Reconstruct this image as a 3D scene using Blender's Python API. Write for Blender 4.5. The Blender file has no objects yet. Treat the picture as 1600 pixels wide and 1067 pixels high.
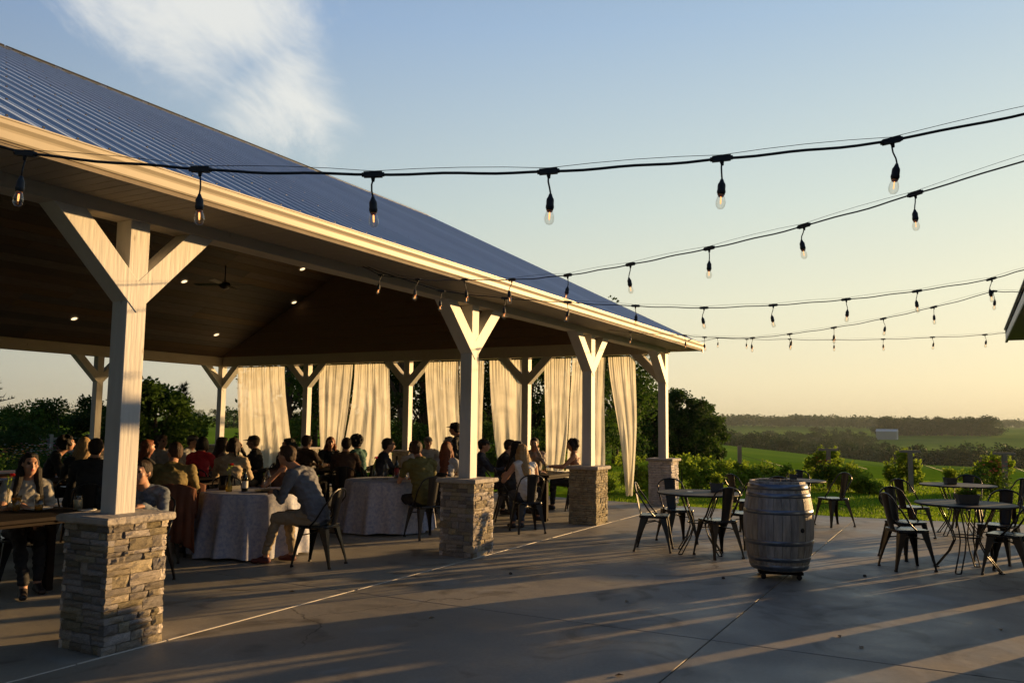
import bpy, math, random
import numpy as np
from mathutils import Vector, Matrix, noise
random.seed(7); np.random.seed(7)
PI=math.pi; R=math.radians
sc=bpy.context.scene
C=sc.collection
# ------------------------------------------------------------------ camera, sky, sun, exposure
CAM_YAW,CAM_PITCH,CAM_ROLL=R(28.347),R(5.553),R(-0.667)
_f=Vector((math.cos(CAM_YAW)*math.cos(CAM_PITCH),math.sin(CAM_YAW)*math.cos(CAM_PITCH),math.sin(CAM_PITCH)))
_r=Vector((math.sin(CAM_YAW),-math.cos(CAM_YAW),0)); _u=_r.cross(_f)
_x=_r*math.cos(CAM_ROLL)-_u*math.sin(CAM_ROLL); _y=_r*math.sin(CAM_ROLL)+_u*math.cos(CAM_ROLL)
cd=bpy.data.cameras.new('camera'); cam=bpy.data.objects.new('camera',cd); C.objects.link(cam)
m=Matrix((( _x.x,_y.x,-_f.x,0),(_x.y,_y.y,-_f.y,0),(_x.z,_y.z,-_f.z,1.6),(0,0,0,1)))
cam.matrix_world=m; cd.sensor_width=36; cd.lens=29.404; cd.clip_start=.05; cd.clip_end=12000
sc.camera=cam
SUN_AZ,SUN_EL=R(-29.5),R(6.5)
EXPO=1.1
S=Vector((math.cos(SUN_EL)*math.cos(SUN_AZ),math.cos(SUN_EL)*math.sin(SUN_AZ),math.sin(SUN_EL)))
w=bpy.data.worlds.new('World'); sc.world=w; w.use_nodes=True
nt=w.node_tree; nt.nodes.clear()
def N(t,**k):
    n=nt.nodes.new(t)
    for a,b in k.items(): setattr(n,a,b)
    return n
wo=N('ShaderNodeOutputWorld'); bg=N('ShaderNodeBackground'); bg.inputs['Strength'].default_value=.07; SKYK=1.12/(.07*2**EXPO)
sky=N('ShaderNodeTexSky',sky_type='NISHITA',sun_disc=False,sun_elevation=SUN_EL,sun_rotation=PI/2-SUN_AZ,altitude=250,air_density=1.0,dust_density=2.2,ozone_density=1.5)
tc=N('ShaderNodeTexCoord')
# thin high cloud: one streaky bank, part of the sky itself
sep=N('ShaderNodeSeparateXYZ'); nt.links.new(tc.outputs['Generated'],sep.inputs[0])
mp=N('ShaderNodeMapping'); mp.inputs['Rotation'].default_value=(0.25,0.45,.9); mp.inputs['Scale'].default_value=(1.2,3.6,2.4)
nt.links.new(tc.outputs['Generated'],mp.inputs[0])
n1=N('ShaderNodeTexNoise'); n1.inputs['Scale'].default_value=1.9; n1.inputs['Detail'].default_value=12; n1.inputs['Roughness'].default_value=.64; n1.inputs['Distortion'].default_value=1.0
nt.links.new(mp.outputs[0],n1.inputs['Vector'])
# the bank lies along two neighbouring directions of the sky
def bank(b_,e_,r0,r1,k0,k1):
    c=Vector((math.cos(R(e_))*math.cos(R(b_)),math.cos(R(e_))*math.sin(R(b_)),math.sin(R(e_)))); d=N('ShaderNodeVectorMath',operation='DISTANCE'); nt.links.new(tc.outputs['Generated'],d.inputs[0]); d.inputs[1].default_value=c
    q=N('ShaderNodeMapRange'); q.inputs['From Min'].default_value=r0; q.inputs['From Max'].default_value=r1; q.inputs['To Min'].default_value=k0; q.inputs['To Max'].default_value=k1; nt.links.new(d.outputs['Value'],q.inputs['Value']); return q.outputs[0]
b1=bank(50,28,.03,.31,.36,-.45); b2=bank(44.5,20.5,.01,.21,.28,-.45); b3=bank(54,38,.05,.33,.34,-.45)
mxm=N('ShaderNodeMath',operation='MAXIMUM'); nt.links.new(b1,mxm.inputs[0]); nt.links.new(b2,mxm.inputs[1]); mxn=N('ShaderNodeMath',operation='MAXIMUM'); nt.links.new(mxm.outputs[0],mxn.inputs[0]); nt.links.new(b3,mxn.inputs[1])
ad=N('ShaderNodeMath',operation='ADD'); nt.links.new(n1.outputs['Fac'],ad.inputs[0]); nt.links.new(mxn.outputs[0],ad.inputs[1])
r2=N('ShaderNodeMapRange',interpolation_type='SMOOTHSTEP'); r2.inputs['From Min'].default_value=.44; r2.inputs['From Max'].default_value=.80; r2.inputs['To Max'].default_value=.88
nt.links.new(ad.outputs[0],r2.inputs['Value'])
mx=N('ShaderNodeMix',data_type='RGBA')
# clear evening sky: pale yellow at the horizon to blue overhead, dimmer and bluer away from the sun
cr=N('ShaderNodeValToRGB'); nt.links.new(sep.outputs['Z'],cr.inputs[0]); e=cr.color_ramp.elements
e[0].position=0; e[0].color=(.86,.70,.44,1); e[1].position=1; e[1].color=(.06,.12,.23,1)
for p_,c_ in ((.05,(.94,.81,.52)),(.14,(.86,.83,.60)),(.25,(.69,.76,.66)),(.44,(.42,.56,.69)),(.7,(.15,.25,.40))):
    q=e.new(p_); q.color=(*c_,1)
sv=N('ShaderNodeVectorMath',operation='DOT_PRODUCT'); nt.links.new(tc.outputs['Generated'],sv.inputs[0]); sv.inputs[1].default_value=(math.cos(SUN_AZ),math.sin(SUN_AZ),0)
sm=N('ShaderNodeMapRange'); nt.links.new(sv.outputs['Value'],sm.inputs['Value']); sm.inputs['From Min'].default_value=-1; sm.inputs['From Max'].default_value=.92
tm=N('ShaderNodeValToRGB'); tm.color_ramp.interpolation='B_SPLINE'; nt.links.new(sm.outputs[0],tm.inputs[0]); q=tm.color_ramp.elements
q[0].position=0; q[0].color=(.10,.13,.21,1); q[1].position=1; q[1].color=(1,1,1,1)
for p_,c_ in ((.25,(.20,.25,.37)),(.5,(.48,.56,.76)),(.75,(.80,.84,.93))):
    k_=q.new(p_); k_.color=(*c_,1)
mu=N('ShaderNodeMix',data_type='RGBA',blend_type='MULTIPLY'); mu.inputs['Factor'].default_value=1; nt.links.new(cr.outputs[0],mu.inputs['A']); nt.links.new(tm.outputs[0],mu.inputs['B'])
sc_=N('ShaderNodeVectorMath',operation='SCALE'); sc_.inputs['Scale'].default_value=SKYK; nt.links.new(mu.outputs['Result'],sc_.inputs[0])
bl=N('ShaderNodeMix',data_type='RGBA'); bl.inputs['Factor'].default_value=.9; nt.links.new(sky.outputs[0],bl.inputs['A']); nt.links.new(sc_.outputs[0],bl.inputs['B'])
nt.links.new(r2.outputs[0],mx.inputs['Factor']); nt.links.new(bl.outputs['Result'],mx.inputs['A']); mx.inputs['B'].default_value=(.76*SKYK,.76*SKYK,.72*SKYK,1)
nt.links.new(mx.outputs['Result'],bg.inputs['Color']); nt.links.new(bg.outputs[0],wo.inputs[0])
sd=bpy.data.lights.new('sun','SUN'); sd.energy=4.4; sd.angle=R(.5); sd.color=(1,.61,.25)
sun=bpy.data.objects.new('sun',sd); C.objects.link(sun); sun.rotation_euler=S.to_track_quat('Z','Y').to_euler()
sc.view_settings.view_transform='Standard'; sc.view_settings.look='None'; sc.view_settings.exposure=EXPO; sc.view_settings.gamma=1
try: sc.view_settings.use_curve_mapping=False
except Exception: pass
sc.cycles.max_bounces=8; sc.cycles.transparent_max_bounces=24; sc.cycles.volume_bounces=1; sc.cycles.caustics_reflective=False; sc.cycles.caustics_refractive=False
# ------------------------------------------------------------------ materials
MATS={}
def mat(name,col,rough=.7,metal=0,var=.0,vscale=4,bump=0,bscale=30,spec=.5,trans=0,col2=None,stretch=None,emit=None,coord='Object',translucent=0,detail=5,aniso=None):
    if name in MATS: return MATS[name]
    m=bpy.data.materials.new(name); m.use_nodes=True; t=m.node_tree; p=t.nodes['Principled BSDF']; L=t.links.new
    p.inputs['Roughness'].default_value=rough; p.inputs['Metallic'].default_value=metal; p.inputs['Specular IOR Level'].default_value=spec
    p.inputs['Base Color'].default_value=(*col,1)
    if trans: p.inputs['Transmission Weight'].default_value=trans
    if emit: p.inputs['Emission Color'].default_value=(*emit[0],1); p.inputs['Emission Strength'].default_value=emit[1]
    tc=t.nodes.new('ShaderNodeTexCoord'); v=tc.outputs[coord]
    if stretch:
        mp=t.nodes.new('ShaderNodeMapping'); mp.inputs['Scale'].default_value=stretch; L(v,mp.inputs[0]); v=mp.outputs[0]
    if var or col2:
        n=t.nodes.new('ShaderNodeTexNoise'); n.inputs['Scale'].default_value=vscale; n.inputs['Detail'].default_value=detail; n.inputs['Roughness'].default_value=.65; L(v,n.inputs['Vector'])
        c2=col2 or tuple(c*(1-var) for c in col); c1=col if col2 else tuple(min(1,c*(1+var)) for c in col)
        rmp=t.nodes.new('ShaderNodeMapRange'); rmp.inputs['From Min'].default_value=.34; rmp.inputs['From Max'].default_value=.66; L(n.outputs['Fac'],rmp.inputs['Value'])
        mx=t.nodes.new('ShaderNodeMix'); mx.data_type='RGBA'; L(rmp.outputs[0],mx.inputs['Factor']); mx.inputs['A'].default_value=(*c1,1); mx.inputs['B'].default_value=(*c2,1)
        L(mx.outputs['Result'],p.inputs['Base Color'])
    if bump:
        n2=t.nodes.new('ShaderNodeTexNoise'); n2.inputs['Scale'].default_value=bscale; n2.inputs['Detail'].default_value=6; L(v,n2.inputs['Vector'])
        b=t.nodes.new('ShaderNodeBump'); b.inputs['Strength'].default_value=bump; b.inputs['Distance'].default_value=.02; L(n2.outputs['Fac'],b.inputs['Height']); L(b.outputs[0],p.inputs['Normal'])
    if translucent:
        o=t.nodes['Material Output']; tr=t.nodes.new('ShaderNodeBsdfTranslucent'); s=t.nodes.new('ShaderNodeMixShader'); s.inputs[0].default_value=translucent
        src=p.inputs['Base Color'].links[0].from_socket if p.inputs['Base Color'].is_linked else None
        if src: L(src,tr.inputs['Color'])
        else: tr.inputs['Color'].default_value=(*col,1)
        L(p.outputs[0],s.inputs[1]); L(tr.outputs[0],s.inputs[2]); L(s.outputs[0],o.inputs['Surface'])
    MATS[name]=m; return m
def knots(m,scale=2.6):
    t=m.node_tree; p=t.nodes['Principled BSDF']; tc=t.nodes.new('ShaderNodeTexCoord'); mp=t.nodes.new('ShaderNodeMapping'); mp.inputs['Scale'].default_value=(1,1,.45); t.links.new(tc.outputs['Object'],mp.inputs[0])
    v=t.nodes.new('ShaderNodeTexVoronoi'); v.inputs['Scale'].default_value=scale*2; t.links.new(mp.outputs[0],v.inputs['Vector']); r=t.nodes.new('ShaderNodeMapRange'); r.inputs['From Min'].default_value=.03; r.inputs['From Max'].default_value=.075; r.inputs['To Min'].default_value=.55; r.inputs['To Max'].default_value=0; t.links.new(v.outputs['Distance'],r.inputs['Value'])
    x=t.nodes.new('ShaderNodeMix'); x.data_type='RGBA'; t.links.new(r.outputs[0],x.inputs['Factor']); src=p.inputs['Base Color'].links[0].from_socket; t.links.new(src,x.inputs['A']); x.inputs['B'].default_value=(.16,.12,.08,1)
    n=t.nodes.new('ShaderNodeTexNoise'); n.inputs['Scale'].default_value=1.1; n.inputs['Detail'].default_value=9; t.links.new(tc.outputs['Object'],n.inputs['Vector']); r2=t.nodes.new('ShaderNodeMapRange'); r2.inputs['From Min'].default_value=.5; r2.inputs['From Max'].default_value=.75; r2.inputs['To Max'].default_value=.35; t.links.new(n.outputs['Fac'],r2.inputs['Value'])
    y=t.nodes.new('ShaderNodeMix'); y.data_type='RGBA'; t.links.new(r2.outputs[0],y.inputs['Factor']); t.links.new(x.outputs['Result'],y.inputs['A']); y.inputs['B'].default_value=(.30,.26,.19,1); t.links.new(y.outputs['Result'],p.inputs['Base Color'])
def add_random(m,amount=.35,hue=0.0):
    # each object of the material differs a little in tone
    t=m.node_tree; p=t.nodes['Principled BSDF']; oi=t.nodes.new('ShaderNodeObjectInfo'); h=t.nodes.new('ShaderNodeHueSaturation')
    r=t.nodes.new('ShaderNodeMapRange'); r.inputs['To Min'].default_value=1-amount; r.inputs['To Max'].default_value=1+amount; t.links.new(oi.outputs['Random'],r.inputs['Value'])
    if p.inputs['Base Color'].is_linked: t.links.new(p.inputs['Base Color'].links[0].from_socket,h.inputs['Color'])
    else: h.inputs['Color'].default_value=p.inputs['Base Color'].default_value
    t.links.new(r.outputs[0],h.inputs['Value'])
    if hue:
        r3=t.nodes.new('ShaderNodeMath'); r3.operation='MULTIPLY'; r3.inputs[1].default_value=7.31; t.links.new(oi.outputs['Random'],r3.inputs[0])
        r4=t.nodes.new('ShaderNodeMath'); r4.operation='FRACT'; t.links.new(r3.outputs[0],r4.inputs[0])
        r5=t.nodes.new('ShaderNodeMapRange'); r5.inputs['To Min'].default_value=.5-hue; r5.inputs['To Max'].default_value=.5+hue; t.links.new(r4.outputs[0],r5.inputs['Value']); t.links.new(r5.outputs[0],h.inputs['Hue'])
        r6=t.nodes.new('ShaderNodeMapRange'); r6.inputs['To Min'].default_value=.35; r6.inputs['To Max'].default_value=1.25; t.links.new(r4.outputs[0],r6.inputs['Value']); t.links.new(r6.outputs[0],h.inputs['Saturation'])
    t.links.new(h.outputs[0],p.inputs['Base Color']); return m
M_paint=mat('white painted timber',(.55,.53,.49),.55,var=.05,vscale=1,bump=.22,bscale=2.2,stretch=(14,14,1.2))
M_beam=mat('cream painted beam',(.46,.41,.33),.6,var=.07,vscale=2,bump=.15,bscale=14,stretch=(1,8,8))
knots(M_paint); knots(M_beam)
M_stone=add_random(mat('ledge stone',(.46,.385,.29),.88,var=.28,vscale=9,bump=.9,bscale=38,spec=.25),.38,.02)
M_core=mat('dark mortar',(.06,.055,.05),.95,var=.3,bump=.5)
M_cap=mat('cut limestone cap',(.36,.32,.27),.8,var=.15,vscale=10,bump=.5,bscale=30)
M_roof=mat('blue grey ribbed steel',(.80,.80,.77),.36,metal=.8,bump=.12,bscale=1.6,var=.04,vscale=1.5,spec=.6)
add_random(M_roof,.07)
M_gutter=mat('cream enamel gutter',(.50,.44,.33),.45,var=.04)
M_soffit=mat('vinyl soffit',(.30,.26,.2),.6,var=.05)
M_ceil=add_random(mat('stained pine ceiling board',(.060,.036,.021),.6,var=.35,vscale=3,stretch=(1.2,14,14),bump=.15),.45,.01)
M_gable=mat('gable lining board',(.17,.10,.055),.75,var=.12,stretch=(1,3,14))
M_black=mat('black powder coated steel',(.014,.014,.015),.33,metal=.3,var=.2,spec=.6)
M_gun=mat('gunmetal steel',(.045,.035,.026),.34,metal=.6,var=.2,spec=.6)
M_seat=mat('worn black steel seat',(.02,.02,.022),.26,metal=.4,var=.2)
M_cable=mat('black rubber cable',(.008,.008,.009),.6)
M_dark=mat('dark stained oak',(.016,.010,.007),.75,spec=.15,var=.4,stretch=(1,12,1))
M_redwood=mat('red brown picnic timber',(.16,.06,.03),.55,var=.3,stretch=(1,10,1))
M_white=mat('white glazed china',(.7,.69,.66),.25)
M_screw=mat('dark roof screw',(.02,.02,.025),.5)
# ------------------------------------------------------------------ mesh helpers
class MB:
    def __init__(s): s.v=[];s.f=[];s.m=[];s.sm=[]
    def add(s,v,f,mi=0,smooth=False):
        o=len(s.v); s.v+= [tuple(q) for q in v]; s.f+=[tuple(i+o for i in q) for q in f]; s.m+=[mi]*len(f); s.sm+=[smooth]*len(f)
    def box(s,x0,y0,z0,x1,y1,z1,mi=0,M=None,jit=0):
        v=[Vector((x,y,z)) for z in (z0,z1) for y in (y0,y1) for x in (x0,x1)]
        if jit: v=[q+Vector([random.uniform(-jit,jit) for _ in range(3)]) for q in v]
        if M: v=[M@q for q in v]
        s.add(v,[(0,2,3,1),(4,5,7,6),(0,1,5,4),(2,6,7,3),(0,4,6,2),(1,3,7,5)],mi)
    def bar(s,a,b,wx,wy,mi=0,up=(0,0,1)):
        a=Vector(a);b=Vector(b);d=(b-a);L=d.length;z=d/L;x=Vector(up).cross(z)
        if x.length<1e-4:x=Vector((1,0,0))
        x.normalize();y=z.cross(x);v=[]
        for p in (a,b):
            for sx,sy in ((-1,-1),(1,-1),(1,1),(-1,1)): v.append(p+x*sx*wx/2+y*sy*wy/2)
        s.add(v,[(3,2,1,0),(4,5,6,7),(0,1,5,4),(1,2,6,5),(2,3,7,6),(3,0,4,7)],mi)
    def tube(s,pts,r,n=8,mi=0,cap=True,closed=False,smooth=True,sx=1):
        pts=[Vector(p) for p in pts];k=len(pts);rs=r if hasattr(r,'__len__') else [r]*k
        ref=None;rings=[]
        for i,p in enumerate(pts):
            if closed: t=pts[(i+1)%k]-pts[i-1]
            else: t=pts[min(i+1,k-1)]-pts[max(i-1,0)]
            if t.length<1e-9:t=Vector((0,0,1))
            t.normalize()
            if ref is None: ref=Vector((1,0,0)) if abs(t.x)<.9 else Vector((0,1,0))
            x=(ref-t*ref.dot(t)).normalized();ref=x;y=t.cross(x)
            rings.append([p+(x*math.cos(a)*sx+y*math.sin(a))*rs[i] for a in [2*PI*j/n for j in range(n)]])
        v=[q for g in rings for q in g];f=[]
        for i in range(k if closed else k-1):
            i2=(i+1)%k
            for j in range(n): f.append((i*n+j,i*n+(j+1)%n,i2*n+(j+1)%n,i2*n+j))
        if cap and not closed: f.append(tuple(range(n-1,-1,-1)));f.append(tuple((k-1)*n+j for j in range(n)))
        s.add(v,f,mi,smooth)
    def lathe(s,prof,n=16,c=(0,0,0),mi=0,smooth=True,cap=True):
        v=[];f=[]
        for r,z in prof:
            for j in range(n):
                a=2*PI*j/n; v.append((c[0]+r*math.cos(a),c[1]+r*math.sin(a),c[2]+z))
        for i in range(len(prof)-1):
            for j in range(n): f.append((i*n+j,i*n+(j+1)%n,(i+1)*n+(j+1)%n,(i+1)*n+j))
        if cap:
            f.append(tuple(range(n-1,-1,-1)));f.append(tuple((len(prof)-1)*n+j for j in range(n)))
        s.add(v,f,mi,smooth)
    def mesh(s,name,mats):
        me=bpy.data.meshes.new(name); me.from_pydata(s.v,[],s.f)
        for q in (mats if isinstance(mats,(list,tuple)) else [mats]): me.materials.append(q)
        if len(s.f):
            me.polygons.foreach_set('material_index',s.m); me.polygons.foreach_set('use_smooth',s.sm)
        me.update(); return me
def link(name,me,parent=None,loc=None,rz=None):
    o=bpy.data.objects.new(name,me); C.objects.link(o)
    if parent: o.parent=parent
    if loc is not None:o.location=loc
    if rz is not None:o.rotation_euler=(0,0,rz)
    return o
def obj(name,mb,mats,parent=None,loc=None,bevel=0):
    o=link(name,mb.mesh(name,mats),parent,loc)
    if bevel:
        b=o.modifiers.new('bevel','BEVEL'); b.width=bevel; b.segments=2; b.limit_method='ANGLE'
    return o
def thing(name,label,cat,loc=(0,0,0),rz=0,group=None):
    o=bpy.data.objects.new(name,None); C.objects.link(o); o.empty_display_size=.1; o.location=loc;o.rotation_euler=(0,0,rz)
    return tag(o,label,cat,group)
def tag(o,label=None,cat=None,group=None,kind=None):
    if label:o['label']=label
    if cat:o['category']=cat
    if group:o['group']=group
    if kind:o['kind']=kind
    return o
CH={}
def kids(o): return [c for c in CHILD.get(o.name,[])]
CHILD={}
def reg(root):
    # remember a prototype's tree
    CHILD[root.name]=[c for c in bpy.data.objects if c.parent==root]
    for c in CHILD[root.name]: reg(c)
def dup(root,loc,rz,label,group=None,parent=None):
    c=root.copy(); C.objects.link(c)
    if parent: c.parent=parent
    else: c.location=loc;c.rotation_euler=(0,0,rz);c['label']=label
    if group:c['group']=group
    for k in CHILD.get(root.name,[]): dup(k,None,None,None,None,c)
    return c
def pol(b,r): return (r*math.cos(R(b)),r*math.sin(R(b)))
# ------------------------------------------------------------------ terrain
BR=[-180,-100,-12,4,15,30,60,100,180]
RG=[0,28,40,120,300,450,800,1000,1500,3000,4400]
ZT=np.array([[0]*9,[0]*9,[-.4,-.4,-.4,-.3,-.2,0,0,0,-.4],[-5,-6,-6.2,-5.6,-4.6,-1.5,.2,.5,-5],[-8,-12,-11.2,-10.2,-4.6,-2,2.6,2.8,-8],[-14,-22,-22,-20,-14,-5,2,3,-14],
 [-14,-20,-18,-14,-17,-7,3,4,-14],[-4,-2,-1,-7,-12,-6,3,4,-4],[-6,-4,-1,0,1.5,0,5,5,-6],[6]*9,[9]*9],float)
ZT[9]=[8,9,9,6,7,9,14,12,8]
def terrain(x,y):
    r=math.hypot(x,y); b=math.degrees(math.atan2(y,x))
    i=max(k for k in range(len(RG)-1) if RG[k]<=max(r,0)) if r<RG[-1] else len(RG)-2
    t=min(1,(r-RG[i])/(RG[i+1]-RG[i])); t=t*t*(3-2*t)
    za=np.interp(b,BR,ZT[i]);zb=np.interp(b,BR,ZT[i+1]); z=za+(zb-za)*t
    if r>60:
        k=min(1,(r-60)/300); z+=k*(noise.noise(Vector((x/260,y/260,3)))*2.0*(min(r,1500)/700)**.5)
    if r>24: z+=min(1,(r-24)/30)*noise.noise(Vector((x/14,y/14,9)))*.12
    return z-.03
radii=[0,4,8,12,16,19,22,25,28,31]
while radii[-1]<4300: radii.append(radii[-1]*1.055)
bs=list(np.arange(-180,-20,8))+list(np.arange(-20,70,1.0))+list(np.arange(70,180,8))
g=MB(); nb=len(bs)
vv=[(0,0,terrain(0,0))]+[(*pol(b,r),terrain(*pol(b,r))) for r in radii[1:] for b in bs]
ff=[(0,1+j,1+(j+1)%nb) for j in range(nb)]+[(1+i*nb+j,1+(i+1)*nb+j,1+(i+1)*nb+(j+1)%nb,1+i*nb+(j+1)%nb) for i in range(len(radii)-2) for j in range(nb)]
g.add(vv,ff,0,True)
# ground material: mown lawn near, crop fields with tone changes beyond
mg=bpy.data.materials.new('lawn and fields'); mg.use_nodes=True; t=mg.node_tree; p=t.nodes['Principled BSDF']; L=t.links.new
p.inputs['Roughness'].default_value=.95; p.inputs['Specular IOR Level'].default_value=0
tcn=t.nodes.new('ShaderNodeTexCoord')
def nz(scale,det=5,vec=None,dist=0):
    n=t.nodes.new('ShaderNodeTexNoise'); n.inputs['Scale'].default_value=scale; n.inputs['Detail'].default_value=det; n.inputs['Distortion'].default_value=dist; L(vec or tcn.outputs['Object'],n.inputs['Vector']); return n.outputs['Fac']
def mixc(fac,a,b):
    mx=t.nodes.new('ShaderNodeMix'); mx.data_type='RGBA'; L(fac,mx.inputs['Factor'])
    for s_,q in (('A',a),('B',b)):
        if isinstance(q,tuple): mx.inputs[s_].default_value=(*q,1)
        else: L(q,mx.inputs[s_])
    return mx.outputs['Result']
def mr(v,a,b,c=0,d=1):
    q=t.nodes.new('ShaderNodeMapRange'); L(v,q.inputs['Value']); q.inputs['From Min'].default_value=a;q.inputs['From Max'].default_value=b;q.inputs['To Min'].default_value=c;q.inputs['To Max'].default_value=d; return q.outputs[0]
c1=mixc(mr(nz(.35,6),.35,.65),(.12,.23,.012),(.17,.26,.02))
c1=mixc(mr(nz(9,4),.3,.7),c1,(.075,.155,.010))
vor=t.nodes.new('ShaderNodeTexVoronoi'); vor.inputs['Scale'].default_value=.0042; L(tcn.outputs['Object'],vor.inputs['Vector'])
c2=mixc(mr(vor.outputs['Distance'],.2,.9),(.095,.21,.014),(.15,.23,.025))
c2=mixc(mr(nz(.02,6),.35,.7),c2,(.065,.15,.010))
ln=t.nodes.new('ShaderNodeVectorMath'); ln.operation='LENGTH'; L(tcn.outputs['Object'],ln.inputs[0])
cc=mixc(mr(ln.outputs['Value'],30,60),c1,c2); L(cc,p.inputs['Base Color'])
bm=t.nodes.new('ShaderNodeBump'); bm.inputs['Strength'].default_value=.9; bm.inputs['Distance'].default_value=.06; L(nz(6,8),bm.inputs['Height']); L(bm.outputs[0],p.inputs['Normal'])
ground=obj('ground',g,mg); ground['kind']='structure'
def treemat(name,col,col2,tl=.35):
    return mat(name,col,.7,col2=col2,vscale=.9,spec=.08,translucent=tl,detail=7)
M_leafA=treemat('broad leaf',(.075,.135,.018),(.030,.065,.010))
M_leafB=treemat('dark leaf',(.042,.080,.014),(.018,.042,.008))
M_needle=treemat('pine needle',(.022,.045,.016),(.010,.026,.010),.15)
M_vine=treemat('vine leaf',(.25,.34,.03),(.12,.19,.018),.55)
M_far=treemat('far wood leaf',(.025,.062,.012),(.012,.034,.008),.2)
M_bark=mat('bark',(.06,.045,.032),.9,var=.3,bump=.6,stretch=(1,1,.2),vscale=12)
# haze: one closed box of even air round camera and scene
hb=MB(); hb.box(-4700,-4700,-45,4700,4700,60)
mh=bpy.data.materials.new('evening haze'); mh.use_nodes=True; th=mh.node_tree; th.nodes.clear()
ho=th.nodes.new('ShaderNodeOutputMaterial'); pv=th.nodes.new('ShaderNodeVolumePrincipled'); pv.inputs['Color'].default_value=(.62,.70,.68,1); pv.inputs['Density'].default_value=.00013; pv.inputs['Anisotropy'].default_value=.1
th.links.new(pv.outputs[0],ho.inputs['Volume'])
hz=obj('haze',hb,mh); tag(hz,kind='stuff')
# ------------------------------------------------------------------ patio of cast slabs
def patio():
    root=thing('patio',None,None); root['kind']='structure'; 
    mc=bpy.data.materials.new('broom finished concrete'); mc.use_nodes=True; t=mc.node_tree; p=t.nodes['Principled BSDF']; L=t.links.new
    tcn=t.nodes.new('ShaderNodeTexCoord'); oi=t.nodes.new('ShaderNodeNewGeometry')
    def nz(s,d=6,ds=0):
        n=t.nodes.new('ShaderNodeTexNoise'); n.inputs['Scale'].default_value=s;n.inputs['Detail'].default_value=d;n.inputs['Distortion'].default_value=ds;L(oi.outputs['Position'],n.inputs['Vector']);return n.outputs['Fac']
    def mx(f,a,b):
        q=t.nodes.new('ShaderNodeMix');q.data_type='RGBA';L(f,q.inputs['Factor'])
        for s_,c in (('A',a),('B',b)):
            if isinstance(c,tuple): q.inputs[s_].default_value=(*c,1)
            else: L(c,q.inputs[s_])
        return q.outputs['Result']
    def mr(v,a,b,c=0,d=1):
        q=t.nodes.new('ShaderNodeMapRange');L(v,q.inputs['Value']);q.inputs['From Min'].default_value=a;q.inputs['From Max'].default_value=b;q.inputs['To Min'].default_value=c;q.inputs['To Max'].default_value=d;return q.outputs[0]
    c=mx(mr(nz(.6,7,.6),.35,.7),(.315,.285,.225),(.235,.215,.175))
    c=mx(mr(nz(34,5),.35,.7,0,.5),c,(.215,.198,.165))
    c=mx(mr(nz(1.1,9,1.8),.56,.70,0,.75),c,(.075,.065,.05))   # old stains
    c=mx(mr(nz(.7,10,2.6),.60,.70,0,.6),c,(.33,.32,.29))  # pale dried spills
    vo=t.nodes.new('ShaderNodeTexVoronoi'); vo.feature='DISTANCE_TO_EDGE'; vo.inputs['Scale'].default_value=.17
    wv=t.nodes.new('ShaderNodeTexNoise'); wv.inputs['Scale'].default_value=1.6; wv.inputs['Detail'].default_value=8; L(oi.outputs['Position'],wv.inputs['Vector']); va=t.nodes.new('ShaderNodeVectorMath'); va.operation='MULTIPLY_ADD'; L(wv.outputs['Color'],va.inputs[0]); va.inputs[1].default_value=(.8,.8,0); L(oi.outputs['Position'],va.inputs[2]); L(va.outputs[0],vo.inputs['Vector'])
    cf=t.nodes.new('ShaderNodeMath'); cf.operation='MULTIPLY'; L(mr(vo.outputs['Distance'],.0006,.0016,.75,0),cf.inputs[0]); L(mr(nz(.35,2),.5,.56),cf.inputs[1]); c=mx(cf.outputs[0],c,(.04,.037,.03))
    h=t.nodes.new('ShaderNodeHueSaturation'); ob=t.nodes.new('ShaderNodeObjectInfo'); L(mr(ob.outputs['Random'],0,1,.9,1.08),h.inputs['Value']); L(c,h.inputs['Color']); L(h.outputs[0],p.inputs['Base Color'])
    L(mr(nz(1.3,5),.3,.7,.42,.75),p.inputs['Roughness'])
    b=t.nodes.new('ShaderNodeBump'); b.inputs['Strength'].default_value=.25; b.inputs['Distance'].default_value=.004; L(nz(160,4),b.inputs['Height']); b2=t.nodes.new('ShaderNodeBump'); b2.inputs['Strength'].default_value=.25; b2.inputs['Distance'].default_value=.03; L(nz(3,4),b2.inputs['Height']); L(b.outputs[0],b2.inputs['Normal']); L(b2.outputs[0],p.inputs['Normal'])
    xs=[-6.6,-2.3,2.07,6.40,10.75,14.2,17.1]; ys=[-9.5,-5.6,-1.9,1.735,5.16,8.4,11.65,14.9,18.7]
    for i in range(len(xs)-1):
        for j in range(len(ys)-1):
            g_=.0045; x0,x1,y0,y1=xs[i]+g_,xs[i+1]-g_,ys[j]+g_,ys[j+1]-g_
            mb=MB()
            if i==len(xs)-2:   # the last column ends in the curved lawn edge
                ks=8; e=lambda y: 16.2+.10*max(0,y-3)**1.1 + .12*max(0,2.0-y)**1.35 if y<8 else 17.1
                yy=[y0+(y1-y0)*k/ks for k in range(ks+1)]
                top=[(x0,y,0) for y in yy]+[(min(e(y),17.6),y,0) for y in yy]
                bot=[(a,b_,-.15) for a,b_,_ in top]; n=ks+1
                f=[(k,n+k,n+k+1,k+1) for k in range(ks)]+[(2*n+n+k,2*n+n+k+1,n+k+1,n+k) for k in range(ks)]+[(2*n+k,k,k+1,2*n+k+1) for k in range(ks)]+[(0,2*n,3*n,n),(ks,n+ks,3*n+ks,2*n+ks)]
                mb.add(top+bot,f)
            else: mb.box(x0,y0,-.15,x1,y1,0)
            obj('slab',mb,mc,root,bevel=.006 if i<len(xs)-2 else 0)
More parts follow.
